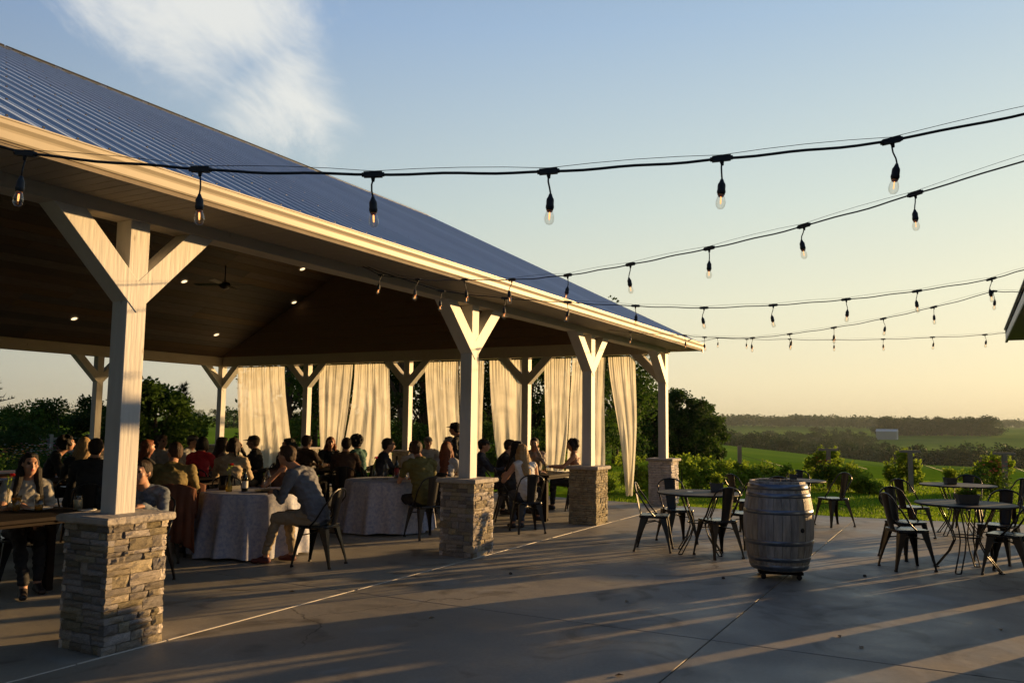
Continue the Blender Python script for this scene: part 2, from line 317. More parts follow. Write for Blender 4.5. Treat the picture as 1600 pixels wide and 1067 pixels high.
    jb=MB(); jb.box(-6.6,-9.5,-.16,16.2,18.7,-.012); obj('joint_filler',jb,mat('dark joint',(.05,.045,.04),.9),root)
    # pale sealant bead along the pavilion edge, worn through in places
    x=-3
    sb=MB()
    while x<16.4:
        l=random.uniform(.5,2.2); sb.box(x,5.153,-.02,x+l,5.166,.0035,jit=.0015); x+=l+random.choice([.02,.05,.4])
    obj('sealant_bead',sb,mat('pale sealant',(.62,.58,.5),.6),root)
    return root
patio()
# ------------------------------------------------------------------ pavilion
PW=.163; PS=.161; WP=.484; Y0=5.166; ZC=.922; ZB=3.05; ZTIP=2.40
PXS=[3.813-4.86*2+.2,3.813-4.86,3.813,8.671,12.452,16.321]  # pier left edges along the front row
pav=thing('pavilion','long open timber pavilion with stone piers and blue grey ribbed steel roof','pavilion')
def stone_mesh():
    nx,nz_=4,3; v=[];f=[]
    for face in (0,1):
        for k in range(nz_+1):
            for i in range(nx+1):
                edge=(i in(0,nx)) or (k in (0,nz_)); x=i/nx;z=k/nz_
                if face==0: y=0+ (0 if not edge else .16)+random.uniform(-.10,.10)
                else: y=1
                jx=random.uniform(-.035,.035);jz=random.uniform(-.05,.05)
                v.append((x+(jx if i not in(0,nx) else jx*.6),y,z+jz*(1 if k not in(0,nz_) else .8)))
    n=(nx+1)*(nz_+1); a=lambda i,k:k*(nx+1)+i
    for k in range(nz_):
        for i in range(nx):
            f.append((a(i,k),a(i+1,k),a(i+1,k+1),a(i,k+1)))
    for i in range(nx): f.append((a(i,0),n+a(i,0),n+a(i+1,0),a(i+1,0))); f.append((a(i,nz_),a(i+1,nz_),n+a(i+1,nz_),n+a(i,nz_)))
    for k in range(nz_): f.append((a(0,k),a(0,k+1),n+a(0,k+1),n+a(0,k))); f.append((a(nx,k),n+a(nx,k),n+a(nx,k+1),a(nx,k+1)))
    mb=MB(); mb.add(v,f); return mb
SM=[stone_mesh() for _ in range(14)]; SMM=[s_.mesh('stone',M_stone) for s_ in SM]
def pier(cx,cy,detail):
    # cx,cy = centre; detail = faces whose stones are separate objects
    h=WP/2-.035; core=MB(); core.box(cx-h,cy-h,-.02,cx+h,cy+h,.868)
    pr=obj('pier',core,M_core,pav)
    z=0; rest=MB(); k=0
    while z<.862:
        ch=random.choice([.032,.045,.05,.06,.07,.085]); 
        if .868-z-ch<.03: ch=.868-z
        k+=1
        for face in range(4):
            full=(k+face)%2
            L0=-WP/2 if full else -WP/2+.034; L1=WP/2 if full else WP/2-.034
            x=L0
            while x<L1-.02:
                l=random.uniform(.07,.22)
                if L1-x-l<.06: l=L1-x
                dep=.05; proud=random.uniform(-.006,.014)
                sub=[(z,ch)]
                if ch>=.07 and random.random()<.4: sub=[(z,ch/2),(z+ch/2,ch/2)]
                for z0,c0 in sub:
                    ang=[0,PI/2,PI,-PI/2][face]
                    # local frame: x along the face, y inward
                    Mx=Matrix.Translation((cx,cy,0))@Matrix.Rotation(ang,4,'Z')@Matrix.Translation((x+.003,-WP/2-proud,z0+.0025))@Matrix.Diagonal((l-.006,dep+proud,c0-.005,1))
                    if face in detail: 
                        o=link('stone',random.choice(SMM),pr); o.matrix_local=Mx
                    else:
                        s_=random.choice(SM); rest.add([Mx@Vector(q) for q in s_.v],s_.f)
                x+=l
        z+=ch
    if rest.v:
        o=obj('stone',rest,M_stone,pr); o['kind']='stuff'
    cb=MB(); q=WP/2+.042
    # cap of two cut slabs with a hand-dressed edge
    for sx in (0,1):
        x0,x1=(cx-q,cx+.03) if sx==0 else (cx+.034,cx+q)
        n=7; v=[];f=[]
        per=[]
        for (ax,ay),(bx,by) in (((x0,cy-q),(x1,cy-q)),((x1,cy-q),(x1,cy+q)),((x1,cy+q),(x0,cy+q)),((x0,cy+q),(x0,cy-q))):
            for i in range(n): per.append((ax+(bx-ax)*i/n,ay+(by-ay)*i/n))
        for lv,(zz,ins) in enumerate(((.868,.012),(.88,0),(.908,.002),(ZC,.014))):
            for (a,b_) in per:
                dx=(a-cx);dy=(b_-cy); jt=random.uniform(-.006,.006)
                v.append((a-math.copysign(ins+jt*.7,dx) if abs(dx)>.1 else a,b_-math.copysign(ins+jt,dy) if abs(dy)>.1 else b_,zz))
        P_=len(per)
        for lv in range(3):
            for i in range(P_): f.append((lv*P_+i,lv*P_+(i+1)%P_,(lv+1)*P_+(i+1)%P_,(lv+1)*P_+i))
        f.append(tuple(3*P_+i for i in range(P_))); f.append(tuple(range(P_-1,-1,-1)))
        cb=MB(); cb.add(v,f); obj('cap_stone',cb,M_cap,pr)
    return pr
def post(cx,cy,ax,z0=.92,braces=(-1,1)):
    # ax: direction of the beam the braces carry ('x' or 'y')
    h=PW/2; mb=MB(); mb.box(cx-h,cy-h,z0,cx+h,cy+h,ZB); po=obj('post',mb,M_paint,pav,bevel=.004)
    a=.68
    for s_ in braces:
        d=Vector((1,0,0)) if ax=='x' else Vector((0,1,0)); n=Vector((0,1,0)) if ax=='x' else Vector((1,0,0))
        base=Vector((cx,cy,0)); hw=PW/2+ .012
        # parallelogram in the d-z plane: outer edge from (h,tip) to (a,ZB)
        tipz=ZTIP; wd=.235
        pts=[(s_*0.0,tipz-.03),(s_*a,ZB),(s_*(a-wd),ZB),(s_*0.0,tipz-.03+ (ZB-tipz+.03)*(wd/a)*1.0)]
        if s_<0: pts=[pts[0],pts[3],pts[2],pts[1]]
        v=[];
        off=.006 if s_<0 else .002
        for sg in (-1,1):
            for (u,z) in pts: v.append(base+d*u+n*(sg*(PW/2+off))+Vector((0,0,z)))
        f=[(0,1,2,3),(7,6,5,4),(0,4,5,1),(1,5,6,2),(2,6,7,3),(3,7,4,0)]
        if ax=='x': f=[t_ for t_ in f]
        b_=MB(); b_.add(v,f); obj('brace',b_,M_paint,pav,bevel=.003)
    return po
front=[(x+WP/2,Y0+WP/2) for x in PXS]
YB=[8.475+PW/2,11.684+PW/2,14.857+PW/2,17.948+PW/2]; XE=16.321+WP/2; YF=Y0+WP/2; YK=17.948+PW/2
for i,(cx,cy) in enumerate(front):
    pier(cx,cy,(0,3) if i in (2,3) else ((0,) if i==99 else ()))
    post(cx,cy,'x',braces=(-1,) if i==5 else ((1,) if i==0 else (-1,1)))
# corner post also braces the end beam
def extra_brace(cx,cy,dirv):
    d=Vector(dirv); n=Vector((-d.y,d.x,0)); a=.68;wd=.235;tz=ZTIP-.03
    pts=[(0,tz),(a,ZB),(a-wd,ZB),(0,tz+(ZB-tz)*(wd/a))]; v=[]
    for sg in (-1,1):
        for u,z in pts: v.append(Vector((cx,cy,z))+d*u+n*sg*(PW/2+.009))
    b_=MB(); b_.add(v,[(3,2,1,0),(4,5,6,7),(1,5,4,0),(2,6,5,1),(3,7,6,2),(0,4,7,3)]); obj('brace',b_,M_paint,pav,bevel=.003)
extra_brace(XE,YF,(0,1,0)); extra_brace(XE,YK,(0,-1,0))
for y in YB[:3]: pier(XE,y,()); post(XE,y,'y')
for i,x in enumerate([XE]+[p_+WP/2 for p_ in (12.55,8.75,3.9,-1.0,-5.7)]):
    pier(x,YK,()); post(x,YK,'x',braces=(-1,) if i==0 else (-1,1))
# beams (butted end to end)
XL0=-6.3
def beam(x0,y0,x1,y1,z1=3.30,nm='beam'):
    mb=MB(); mb.box(x0,y0,ZB,x1,y1,z1); return obj(nm,mb,M_beam,pav,bevel=.004)
hb_=.095
beam(XL0,YF-hb_,XE-hb_-.002,YF+hb_,3.208); beam(XE-hb_,YF-hb_-.03,XE+hb_,YK+hb_+.03,3.30)
beam(XL0,YK-hb_,XE-hb_-.002,YK+hb_,3.30)
# roof: ribbed steel panels, both slopes
YE,ZE=4.72,3.262; YR,ZR=11.72,6.77; XR=17.02; sl=(ZR-ZE)/(YR-YE); sang=math.atan(sl)
PWD=.914
def roofpanel(back,x0,w_):
    # profile across x: major ribs every .2286 with two minor beads
    prof=[]; x=0
    while x<w_-.001:
        prof+=[(x,0),(x+.018,.020),(x+.038,.020),(x+.056,0),(x+.11,0),(x+.118,.004),(x+.126,0),(x+.16,0),(x+.168,.004),(x+.176,0)]; x+=.2286
    prof=[q for q in prof if q[0]<w_]+[(w_-.001,0)]
    nseg=1; v=[];f=[]
    n=len(prof)
    for k in (0,1):
        y,z=(YE-.03,ZE-.03*sl) if k==0 else (YR,ZR)
        for (px,pz) in prof:
            v.append((x0+px,(y-pz*math.sin(sang)) if not back else 2*YR-(y-pz*math.sin(sang)),z+pz*math.cos(sang)))
    for i in range(n-1):
        q=(i,i+1,n+i+1,n+i); f.append(q if not back else q[::-1])
    mb=MB(); mb.add(v,f); o=obj('roof_panel',mb,M_roof,pav)
x=XR-PWD; screws=MB()
while x>-7.0:
    roofpanel(False,x,PWD); roofpanel(True,x,PWD)
    for k in range(9):
        yy=YE+.25+k*.82; zz=ZE+(yy-YE)*sl
        for j in range(4):
            for dx in (-.03,.085): screws.box(x+j*.2286+dx-.006,yy-.006,zz-.002,x+j*.2286+dx+.006,yy+.006,zz+.008)
    x-=PWD
obj('roof_screw',screws,M_screw,pav)['kind']='stuff'
xw=x+PWD
# under-deck, so that the roof has depth
dk=MB()
for (a,b_) in ((YE,YR),(2*YR-YE,YR)):
    v=[(xw,a,ZE-.03),(XR-.004,a,ZE-.03),(XR-.004,b_,ZR-.03),(xw,b_,ZR-.03)]; v+=[(p_[0],p_[1],p_[2]-.11) for p_ in v]
    f=[(0,1,2,3),(7,6,5,4),(0,4,5,1),(1,5,6,2),(2,6,7,3),(3,7,4,0)]
    if a>YR: f=[q[::-1] for q in f]
    dk.add(v,f)
obj('roof_deck',dk,mat('roof sheathing',(.2,.16,.11),.8,var=.2),pav)
# ridge cap with dark vent strips
rc=MB(); x=xw
while x<XR:
    l=min(3.05,XR-x)
    for s_ in (-1,1):
        v=[(x,YR,ZR+.030),(x+l-.01,YR,ZR+.030),(x+l-.01,YR+s_*.20,ZR+.030-.20*sl),(x,YR+s_*.20,ZR+.030-.20*sl)]
        v+=[(a,b_,c_-.012) for a,b_,c_ in v]; f=[(0,1,2,3),(7,6,5,4),(0,4,5,1),(1,5,6,2),(2,6,7,3),(3,7,4,0)]
        rc.add(v,f)
    x+=l
obj('ridge_cap',rc,mat('dark ridge steel',(.07,.085,.11),.5,metal=.4),pav)
rv=MB(); x=xw
while x<XR-4.2:
    rv.box(x,YR-.185,ZR-.075,x+.62,YR-.165,ZR-.035); rv.box(x,YR-.01,ZR+.030,x+.62,YR+.01,ZR+.043); x+=.74
obj('ridge_vent',rv,mat('black vent foam',(.01,.01,.01),.9),pav)
# rake trim on the end
for s_ in (-1,1):
    rk=MB(); ya=YR+s_*(YR-YE+.02); 
    v=[]
    for xx in (XR,XR+.03):
        for (yy,zz) in ((ya,ZE+.012),(YR,ZR+.012),(YR,ZR-.16),(ya,ZE-.17)): v.append((xx,yy,zz))
    f=[(0,1,2,3),(7,6,5,4),(0,4,5,1),(1,5,6,2),(2,6,7,3),(3,7,4,0)]
    if s_>0: f=[q[::-1] for q in f]
    rk.add(v,f); obj('rake_trim',rk,M_gutter,pav)
# gutters: K-profile swept along x, lip on top
for s_ in (-1,1):
    yg=YE if s_<0 else 2*YR-YE
    prof=[(.085,0.0),(.085,-.118),(.02,-.118),(.012,-.108),(.004,-.06),(-.018,-.035),(-.022,-.012),(-.028,-.008),(-.028,0),(-.018,0),(-.016,-.02),(.02,-.10),(.078,-.112),(.078,0)]
    mb=MB();v=[]
    for xx in (xw,XR+.03):
        for (a,b_) in prof: v.append((xx,yg-.03-s_*a if s_>0 else yg-.03+a,ZE+.008+b_) if s_<0 else (xx,yg+.03-a,ZE+.008+b_))
    n=len(prof); f=[(i,(i+1)%n,n+(i+1)%n,n+i) for i in range(n)]+[tuple(range(n))[::-1],tuple(n+i for i in range(n))]
    if s_<0: f=[q[::-1] for q in f]
    mb.add(v,f); obj('gutter',mb,M_gutter,pav)
# vented soffit boards under both eaves; one part per 0.3 m panel run
for s_ in (-1,1):
    x=xw; 
    a,b_=(YE+.06,YF-hb_-.003) if s_<0 else (YK+hb_+.003,2*YR-YE-.06)
    me=MB()
    for k in range(3): me.box(.002+k*.1,0,0,.098+k*.1,b_-a,.012)
    mesh=me.mesh('soffit_panel',M_soffit)
    while x<XR-.31:
        link('soffit_panel',mesh,pav,(x,a,3.142)); x+=.303
# gable end: boxed soffit, outer siding and inner lining boards
def ztop(y,in_=.15): return ZR-in_-abs(y-YR)*sl
for xx,nm,thk in ((XE+.10,'gable_siding',.03),(XE-.135,'gable_lining',.035)):
    z=3.302
    while z<ZR-.4:
        z2=min(z+.2,ZR-.35); hw1=(ZR-.16-z2)/sl; hw0=(ZR-.16-z)/sl
        hw0=min(hw0,6.55);hw1=min(hw1,6.5)
        if hw1>.05:
            mb=MB(); v=[]
            for x_ in (xx,xx+thk):
                for (yy,zz) in ((YR-hw0,z+.002),(YR+hw0,z+.002),(YR+hw1,z2-.004),(YR-hw1,z2-.004)): v.append((x_,yy,zz))
            mb.add(v,[(0,1,2,3),(7,6,5,4),(0,4,5,1),(1,5,6,2),(2,6,7,3),(3,7,4,0)]); obj(nm,mb,M_gable if nm=='gable_lining' else M_gutter,pav)
        z=z2
        if z>=ZR-.36: break
es=MB(); es.box(XE+.14,YE+.02,3.12,XR-.002,2*YR-YE-.02,3.14); obj('end_soffit',es,M_soffit,pav)
# ceiling boards on the two inner slopes
yc0,yc1=YF+hb_+.02,YK-hb_-.02
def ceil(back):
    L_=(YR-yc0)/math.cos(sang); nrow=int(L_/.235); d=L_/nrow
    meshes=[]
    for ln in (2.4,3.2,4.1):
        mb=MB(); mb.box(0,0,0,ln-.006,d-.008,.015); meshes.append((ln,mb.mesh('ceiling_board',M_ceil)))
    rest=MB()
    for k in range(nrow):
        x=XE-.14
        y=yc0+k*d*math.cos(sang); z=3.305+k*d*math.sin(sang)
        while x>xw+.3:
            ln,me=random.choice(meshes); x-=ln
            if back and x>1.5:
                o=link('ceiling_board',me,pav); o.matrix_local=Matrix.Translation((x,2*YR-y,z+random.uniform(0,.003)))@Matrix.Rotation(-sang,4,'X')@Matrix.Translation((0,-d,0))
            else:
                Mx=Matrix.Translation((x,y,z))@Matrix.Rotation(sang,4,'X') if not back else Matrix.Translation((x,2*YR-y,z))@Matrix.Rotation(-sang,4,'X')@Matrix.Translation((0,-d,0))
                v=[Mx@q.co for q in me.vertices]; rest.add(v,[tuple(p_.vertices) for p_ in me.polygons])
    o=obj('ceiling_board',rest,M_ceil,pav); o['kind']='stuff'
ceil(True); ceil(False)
# hidden end of the hall: solid inner closing of the far left gable
gl=MB(); v=[]
for xx in (xw+.02,xw+.05):
    for (yy,zz) in ((YE+.6,3.15),(2*YR-YE-.6,3.15),(YR,ZR-.1)): v.append((xx,yy,zz))
gl.add(v,[(0,1,2),(5,4,3),(0,3,4,1),(1,4,5,2),(2,5,3,0)]); obj('gable_siding',gl,M_gutter,pav)
# curtain rod
cr=MB(); cr.tube([(XE-.03,YF+.1,3.02),(XE-.03,YK-.1,3.02)],.011,8); obj('curtain_rod',cr,M_black,pav)
# ------------------------------------------------------------------ ceiling lights and fan
def clz(y): return 3.305+ (2*YR-y-yc0)*math.tan(sang)
lightm=mat('lit recessed lens',(.9,.8,.6),.4,emit=((1,.72,.40),.9))
for k,(x,y,lb) in enumerate(((12.75,15.2,'round recessed ceiling light nearest the front post brace'),(11.4,17.0,'low recessed ceiling light furthest left above the back beam'),(16.25,15.21,'recessed ceiling light nearest the gable wall lining'),(15.3,16.94,'recessed ceiling light just above the far corner post'),(15.2,14.0,'faint recessed ceiling light beside the front beam edge'))):
    mb=MB(); mb.lathe([(.062,0),(.062,-.006),(.001,-.006)],20,smooth=False); t_=thing('ceiling_light',lb,'ceiling light',(x,y,clz(y)-.012),0,'recessed lights in the pavilion ceiling'); t_.rotation_euler=(-sang,0,0)
    rg=MB(); rg.lathe([(.062,.0),(.085,0),(.085,-.012),(.062,-.012)],20,cap=False); obj('trim_ring',rg,M_white,t_); obj('lens',mb,lightm,t_)
fan=thing('ceiling_fan','dark ceiling fan hanging from the sloped board ceiling','ceiling fan',(13.0,14.2,4.55))
fb=MB(); fb.tube([(0,0,.05),(0,0,.42)],.014,8); obj('down_rod',fb,M_black,fan)
fb=MB(); fb.lathe([(.03,.06),(.11,.04),(.12,-.04),(.08,-.09),(.02,-.11)],20); obj('motor',fb,M_black,fan)
for k in range(4):
    a=k*PI/2+.4; fb=MB(); Mx=Matrix.Rotation(a,4,'Z')@Matrix.Rotation(.2,4,'X'); fb.box(.12,-.06,-.005,.68,.07,.004,M=Mx); obj('blade',fb,M_black,fan)
# ------------------------------------------------------------------ building across the patio: only the eave corner enters the picture
bld=thing('neighbour_building','dark eaved building whose roof corner juts in at the right edge','building')
def bx(nm,a,m_,bv=0):
    mb=MB(); mb.box(*a); return obj(nm,mb,m_,bld,bevel=bv)
CXN,CYN,CZN=14.70,-.60,2.93
# roof slopes up toward -y; eave runs along x toward the viewer
for sgn,nm in ((1,'roof_slope'),):
    rs=MB(); v=[(-8,CYN,CZN+.15),(CXN,CYN,CZN+.15),(CXN,-3.1,CZN+1.40),(-8,-3.1,CZN+1.40)]; v+=[(a,b,c-.05) for a,b,c in v]
    rs.add(v,[(3,2,1,0),(4,5,6,7),(1,5,4,0),(2,6,5,1),(3,7,6,2),(0,4,7,3)]); obj(nm,rs,M_roof,bld)
    rs=MB(); v=[(-8,-5.6,CZN+.15),(CXN,-5.6,CZN+.15),(CXN,-3.1,CZN+1.40),(-8,-3.1,CZN+1.40)]; v+=[(a,b,c-.05) for a,b,c in v]
    rs.add(v,[(0,1,2,3),(7,6,5,4),(0,4,5,1),(1,5,6,2),(2,6,7,3),(3,7,4,0)]); obj(nm,rs,M_roof,bld)
M_dkfas=mat('dark soffit metal',(.05,.045,.03),.5)
bx('eave_fascia',(-8,CYN-.02,CZN,CXN,CYN,CZN+.16),mat('white eave fascia',(.82,.80,.72),.5)); bx('drip_edge',(-8,CYN-.025,CZN+.162,CXN+.015,CYN+.015,CZN+.185),M_dkfas); bx('fascia_trim',(-8,CYN-.024,CZN-.03,CXN+.01,CYN+.006,CZN-.002),M_dkfas)
bx('eave_soffit',(-8,-1.2,CZN+.01,CXN-.01,CYN-.03,CZN+.03),M_dkfas)
bx('gable_fascia',(CXN-.03,-5.6,CZN-.0,CXN,CYN-.03,CZN+.13),M_dkfas)
M_side=mat('pale lap siding',(.42,.40,.36),.6,var=.05)
# unseen front wall shading the patio, openings placed to throw sun stripes on it
SB=[] 
def wallseg(x0,x1,z0,z1): bx('wall',(x0,-.99,z0,x1,-.94,z1),M_side)
SUN_GAPS=[(8.2,8.95),(10.25,10.62),(12.02,12.32),(12.72,13.05),(13.12,13.40)]
xp=-7.8
for a,b_ in SUN_GAPS: wallseg(xp,a,0,2.94); wallseg(a,b_,2.45,2.94); xp=b_
wallseg(xp,13.46,0,2.94); wallseg(13.46,13.80,0,1.2); wallseg(13.46,13.80,1.62,2.94); wallseg(13.80,14.38,0,2.94)  # small opening added so low sun catches the barrel side
for x in (-7.8,1.,8,14.1): bx('corner_post',(x-.1,-5.3,0,x+.1,-5.1,2.94),M_paint)
# ------------------------------------------------------------------ metal cafe chair (prototype, faces +y)
def make_chair(x,y,rz,label,group):
    t=thing('cafe_chair',label,'chair',(x,y,0),rz,group)
    mb=MB(); n=7; h=.185; pts=[]
    # seat: rounded square pressed sheet with a rolled rim
    def rs(hh,rad,k=4):
        o=[]
        for cx,cy,a0 in ((hh-rad,hh-rad,0),(-hh+rad,hh-rad,90),(-hh+rad,-hh+rad,180),(hh-rad,-hh+rad,270)):
            for i in range(k+1): a=R(a0+90*i/k); o.append((cx+rad*math.cos(a),cy+rad*math.sin(a)))
        return o
    lv=[(.150,.05,.447),(.172,.06,.452),(.183,.06,.450),(.186,.06,.442),(.184,.06,.418)]
    v=[(0,0,.444)];f=[]
    K=len(rs(.1,.05))
    for hh,rad,z in lv: v+=[(a,b_,z) for a,b_ in rs(hh,rad)]
    for i in range(K): f.append((0,1+i,1+(i+1)%K))
    for l in range(len(lv)-1):
        for i in range(K): f.append((1+l*K+i,1+(l+1)*K+i,1+(l+1)*K+(i+1)%K,1+l*K+(i+1)%K))
    mb.add(v,f,0,True)
    o=2*1; mb.add([(a,b_,.436) for a,b_ in rs(.17,.05)],[tuple(range(K-1,-1,-1))]); obj('seat',mb,M_seat,t)
    for sx in (-1,1):
        for sy in (-1,1):
            mb=MB(); top=Vector((sx*.165,sy*.16,.44)); bot=Vector((sx*.215,sy*.225 if sy>0 else -.255,0))
            # folded sheet leg: V section, wide at the top
            secs=[]
            for tt,wd in ((0,.085),(.18,.075),(.5,.045),(.85,.026),(1,.024)):
                c=top.lerp(bot,tt); th=.004
                a=c+Vector((-sx*wd,0,0)); b_=c; d=c+Vector((0,-sy*wd,0))
                secs.append([a,b_,d,d+Vector((-sx*th,0,0)),b_+Vector((-sx*th,-sy*th,0)),a+Vector((0,-sy*th,0))])
            v=[q for s_ in secs for q in s_];f=[]
            for i in range(len(secs)-1):
                for j in range(6): f.append((i*6+j,i*6+(j+1)%6,(i+1)*6+(j+1)%6,(i+1)*6+j))
            f+=[(0,1,2,3,4,5)[::-1],tuple((len(secs)-1)*6+j for j in range(6))]
            mb.add(v,f); mb.box(bot.x-sx*.026-.003,bot.y-sy*.013-.014,0,bot.x-sx*.013+.014,bot.y-sy*.013+.014,.02); obj('leg',mb,M_gun if sy<0 else M_black,t)
    mb=MB(); mb.tube([(-.15,-.14,.34),(0,0,.375),(.15,.14,.34)],.007,6); mb.tube([(.15,-.14,.34),(0,0,.365),(-.15,.14,.34)],.007,6); obj('brace',mb,M_black,t)
    # hoop: from the seat sides up over the back
    pts=[(-.188,.02,.44),(-.192,-.06,.52),(-.196,-.15,.66)]
    for i in range(9):
        a=PI-PI*i/8; pts.append((.185*math.cos(a),-.215-.035*math.sin(a),.745+.105*math.sin(a)))
    pts+=[(.196,-.15,.66),(.192,-.06,.52),(.188,.02,.44)]
    mb=MB(); mb.tube(pts,.0105,7); obj('back_frame',mb,M_black,t)
    mb=MB(); v=[];f=[]; n=8
    for i in range(n+1):
        u=i/n; z=.435+u*.405; y=-.165-.085*u**.8; wd=.062+.022*u
        for j in range(5):
            q=(j-2)/2; v.append((q*wd,y-.012*(1-q*q),z))
    k=len(v); v+=[(a,b_-.004,c_) for a,b_,c_ in v]
    for i in range(n):
        for j in range(4): a=i*5+j; f.append((a,a+1,a+6,a+5)); f.append((k+a+5,k+a+6,k+a+1,k+a))
    for i in range(n): f.append((i*5,i*5+5,k+i*5+5,k+i*5)); f.append((k+i*5+4,k+i*5+9,i*5+9,i*5+4))
    mb.add(v,f,0,True); obj('backrest',mb,M_black,t)
    return t
_ch=None
def chair(x,y,rz,label,group):
    global _ch
    if _ch is None: _ch=make_chair(x,y,rz,label,group); reg(_ch); return _ch
    return dup(_ch,(x,y,0),rz,label,group)
def face(x,y,tx,ty): return math.atan2(ty-y,tx-x)-PI/2
# ------------------------------------------------------------------ patio tables
def make_table(x,y,rz,label):
    t=thing('patio_table',label,'table',(x,y,0),rz,'round metal patio tables')
    mb=MB(); mb.lathe([(.001,.735),(.50,.735),(.522,.728),(.530,.735),(.530,.745),(.522,.750),(.505,.747),(.001,.747)],48,smooth=False,cap=False); obj('tabletop',mb,mat('grey metal tabletop',(.018,.02,.023),.6,metal=0,spec=.3,var=.2,vscale=5),t)
    for k in range(4):
        a=PI/4+k*PI/2; c,s_=math.cos(a),math.sin(a)
        mb=MB()
        for off in (-.03,.03):
            px,py=-s_*off,c*off
            pts=[(c*.30+px,s_*.30+py,.735),(c*.24+px,s_*.24+py,.6),(c*.15+px,s_*.15+py,.42),(c*.13+px,s_*.13+py,.33),(c*.19+px,s_*.19+py,.2),(c*.34+px,s_*.34+py,.01)]
            mb.tube(pts,.008,6)
        mb.box(c*.34-.025,s_*.34-.025,0,c*.34+.025,s_*.34+.025,.012); obj('leg',mb,M_black,t)
    mb=MB(); mb.tube([(.15*math.cos(a),.15*math.sin(a),.38) for a in [2*PI*i/24 for i in range(24)]],.008,6,closed=True); obj('ring',mb,M_black,t)
    return t
TB={'A':(10.62,3.0,.3),'B':(14.0,2.47,.1),'C':(10.98,.02,.5),'D':(14.5,.12,.2)}
labs={'A':'dark round metal patio table left of the wine barrel','B':'round metal patio table seen just over the wine barrel','C':'nearest round patio table at the right with grey trough planter','D':'farther round patio table at the right with bushy green planter'}
tp=None
for k,(x,y,rz) in TB.items():
    if tp is None: tp=make_table(x,y,rz,labs[k]); reg(tp)
    else: dup(tp,(x,y,0),rz,labs[k])
for x,y,tx,ty,lb in (
 (10.50,3.55,10.75,2.6,'black metal chair nearest the stone pier, left of the round table'),
 (10.42,2.72,10.9,3.35,'black metal chair nearest the barrel, pulled up to the dark table'),
 (11.35,3.52,10.6,2.9,'black metal chair on the far left side of the dark table'),
 (11.40,2.62,10.6,3.0,'black metal chair half hidden behind the barrel at the dark table'),
 (13.3,3.05,14.0,2.5,'tall looking black chair behind the barrel left of the far table'),
 (13.2,2.45,14.0,2.45,'black chair whose curved back shows just above the barrel'),
 (14.62,1.92,14.05,2.4,'black chair right of the barrel with its lit leg on concrete'),
 (14.85,2.52,14.0,2.5,'farthest black chair behind the barrel at the far table'),
 (10.72,.62,11.2,-.15,'frontmost left black chair at the trough planter table'),
 (11.55,.68,10.9,0.1,'second black chair behind the frontmost left one at the right'),
 (10.86,-.38,11.1,.3,'black chair cut by the right edge of the picture'),
 (11.85,-.32,11.0,0.1,'black chair facing us across the trough planter table'),
 (13.75,.72,14.4,.2,'black chair with sun glint on its back at the far right table'),
 (15.25,.0,14.5,.1,'black chair facing us behind the bushy green planter'),
 (14.85,-.55,14.5,.1,'rightmost black chair by the far table and flowers')):
    chair(x,y,face(x,y,tx,ty)+random.uniform(-.08,.08),lb,'black metal chairs on the patio')
# ------------------------------------------------------------------ planters
def planter(kind,x,y,z,label,n,h,box,mt,flower=False,rz=.3):
    t=thing('planter',label,'planter',(x,y,z),rz)
    mb=MB(); a,b_,hh=box; v=[]; 
    for zz,s_ in ((0,.82),(hh,1.0)):
        v+=[(-a*s_,-b_*s_,zz),(a*s_,-b_*s_,zz),(a*s_,b_*s_,zz),(-a*s_,b_*s_,zz)]
    v+=[(-a*.93,-b_*.93,hh),(a*.93,-b_*.93,hh),(a*.93,b_*.93,hh),(-a*.93,b_*.93,hh)]+[(-a*.9,-b_*.9,hh-.025),(a*.9,-b_*.9,hh-.025),(a*.9,b_*.9,hh-.025),(-a*.9,b_*.9,hh-.025)]
    f=[(3,2,1,0)]+[(i,(i+1)%4,4+(i+1)%4,4+i) for i in range(4)]+[(4+i,4+(i+1)%4,8+(i+1)%4,8+i) for i in range(4)]+[(8+i,8+(i+1)%4,12+(i+1)%4,12+i) for i in range(4)]+[(12,13,14,15)]
    mb.add(v,f); obj('pot',mb,mt,t)
    mb=MB()
    for i in range(n):
        px,py=random.uniform(-a,a)*.8,random.uniform(-b_,b_)*.8; l=h*random.uniform(.5,1.1); dx,dy=random.gauss(0,.35)*l,random.gauss(0,.35)*l
        mb.tube([(px,py,hh-.03),(px+dx*.4,py+dy*.4,hh+l*.6),(px+dx,py+dy,hh+l)],[.0025,.002,.0008],3,cap=False)
        for j in range(5):
            u=random.uniform(.3,1); c=Vector((px+dx*u,py+dy*u,hh+l*u)); d=Vector([random.gauss(0,1) for _ in range(3)]).normalized()*.02; e=Vector([random.gauss(0,1) for _ in range(3)]).normalized()*.009
            mb.add([c,c+d+e,c+d*2,c+d-e],[(0,1,2,3)])
    q=obj('foliage',mb,M_vine,t)
    if flower:
        mb=MB()
        for i in range(14):
            c=Vector((random.uniform(-a,a),random.uniform(-b_,b_),hh+random.uniform(.02,h*.7)))
            for j in range(5):
                an=2*PI*j/5; mb.add([c,c+Vector((math.cos(an)*.016,math.sin(an)*.016,.006)),c+Vector((math.cos(an+.9)*.016,math.sin(an+.9)*.016,.006))],[(0,1,2)])
        obj('flower',mb,mat('red petals',(.55,.05,.04),.6,translucent=.3),t)['kind']='stuff'
M_galv=mat('galvanised planter',(.12,.125,.13),.45,metal=.5,var=.25)
planter(0,10.9,2.85,.749,'weathered square pot with ferny plant on the dark table',60,.12,(.085,.085,.11),M_galv)
planter(0,14.1,2.45,.749,'small dark pot on the table behind the barrel',16,.05,(.06,.06,.085),M_galv)
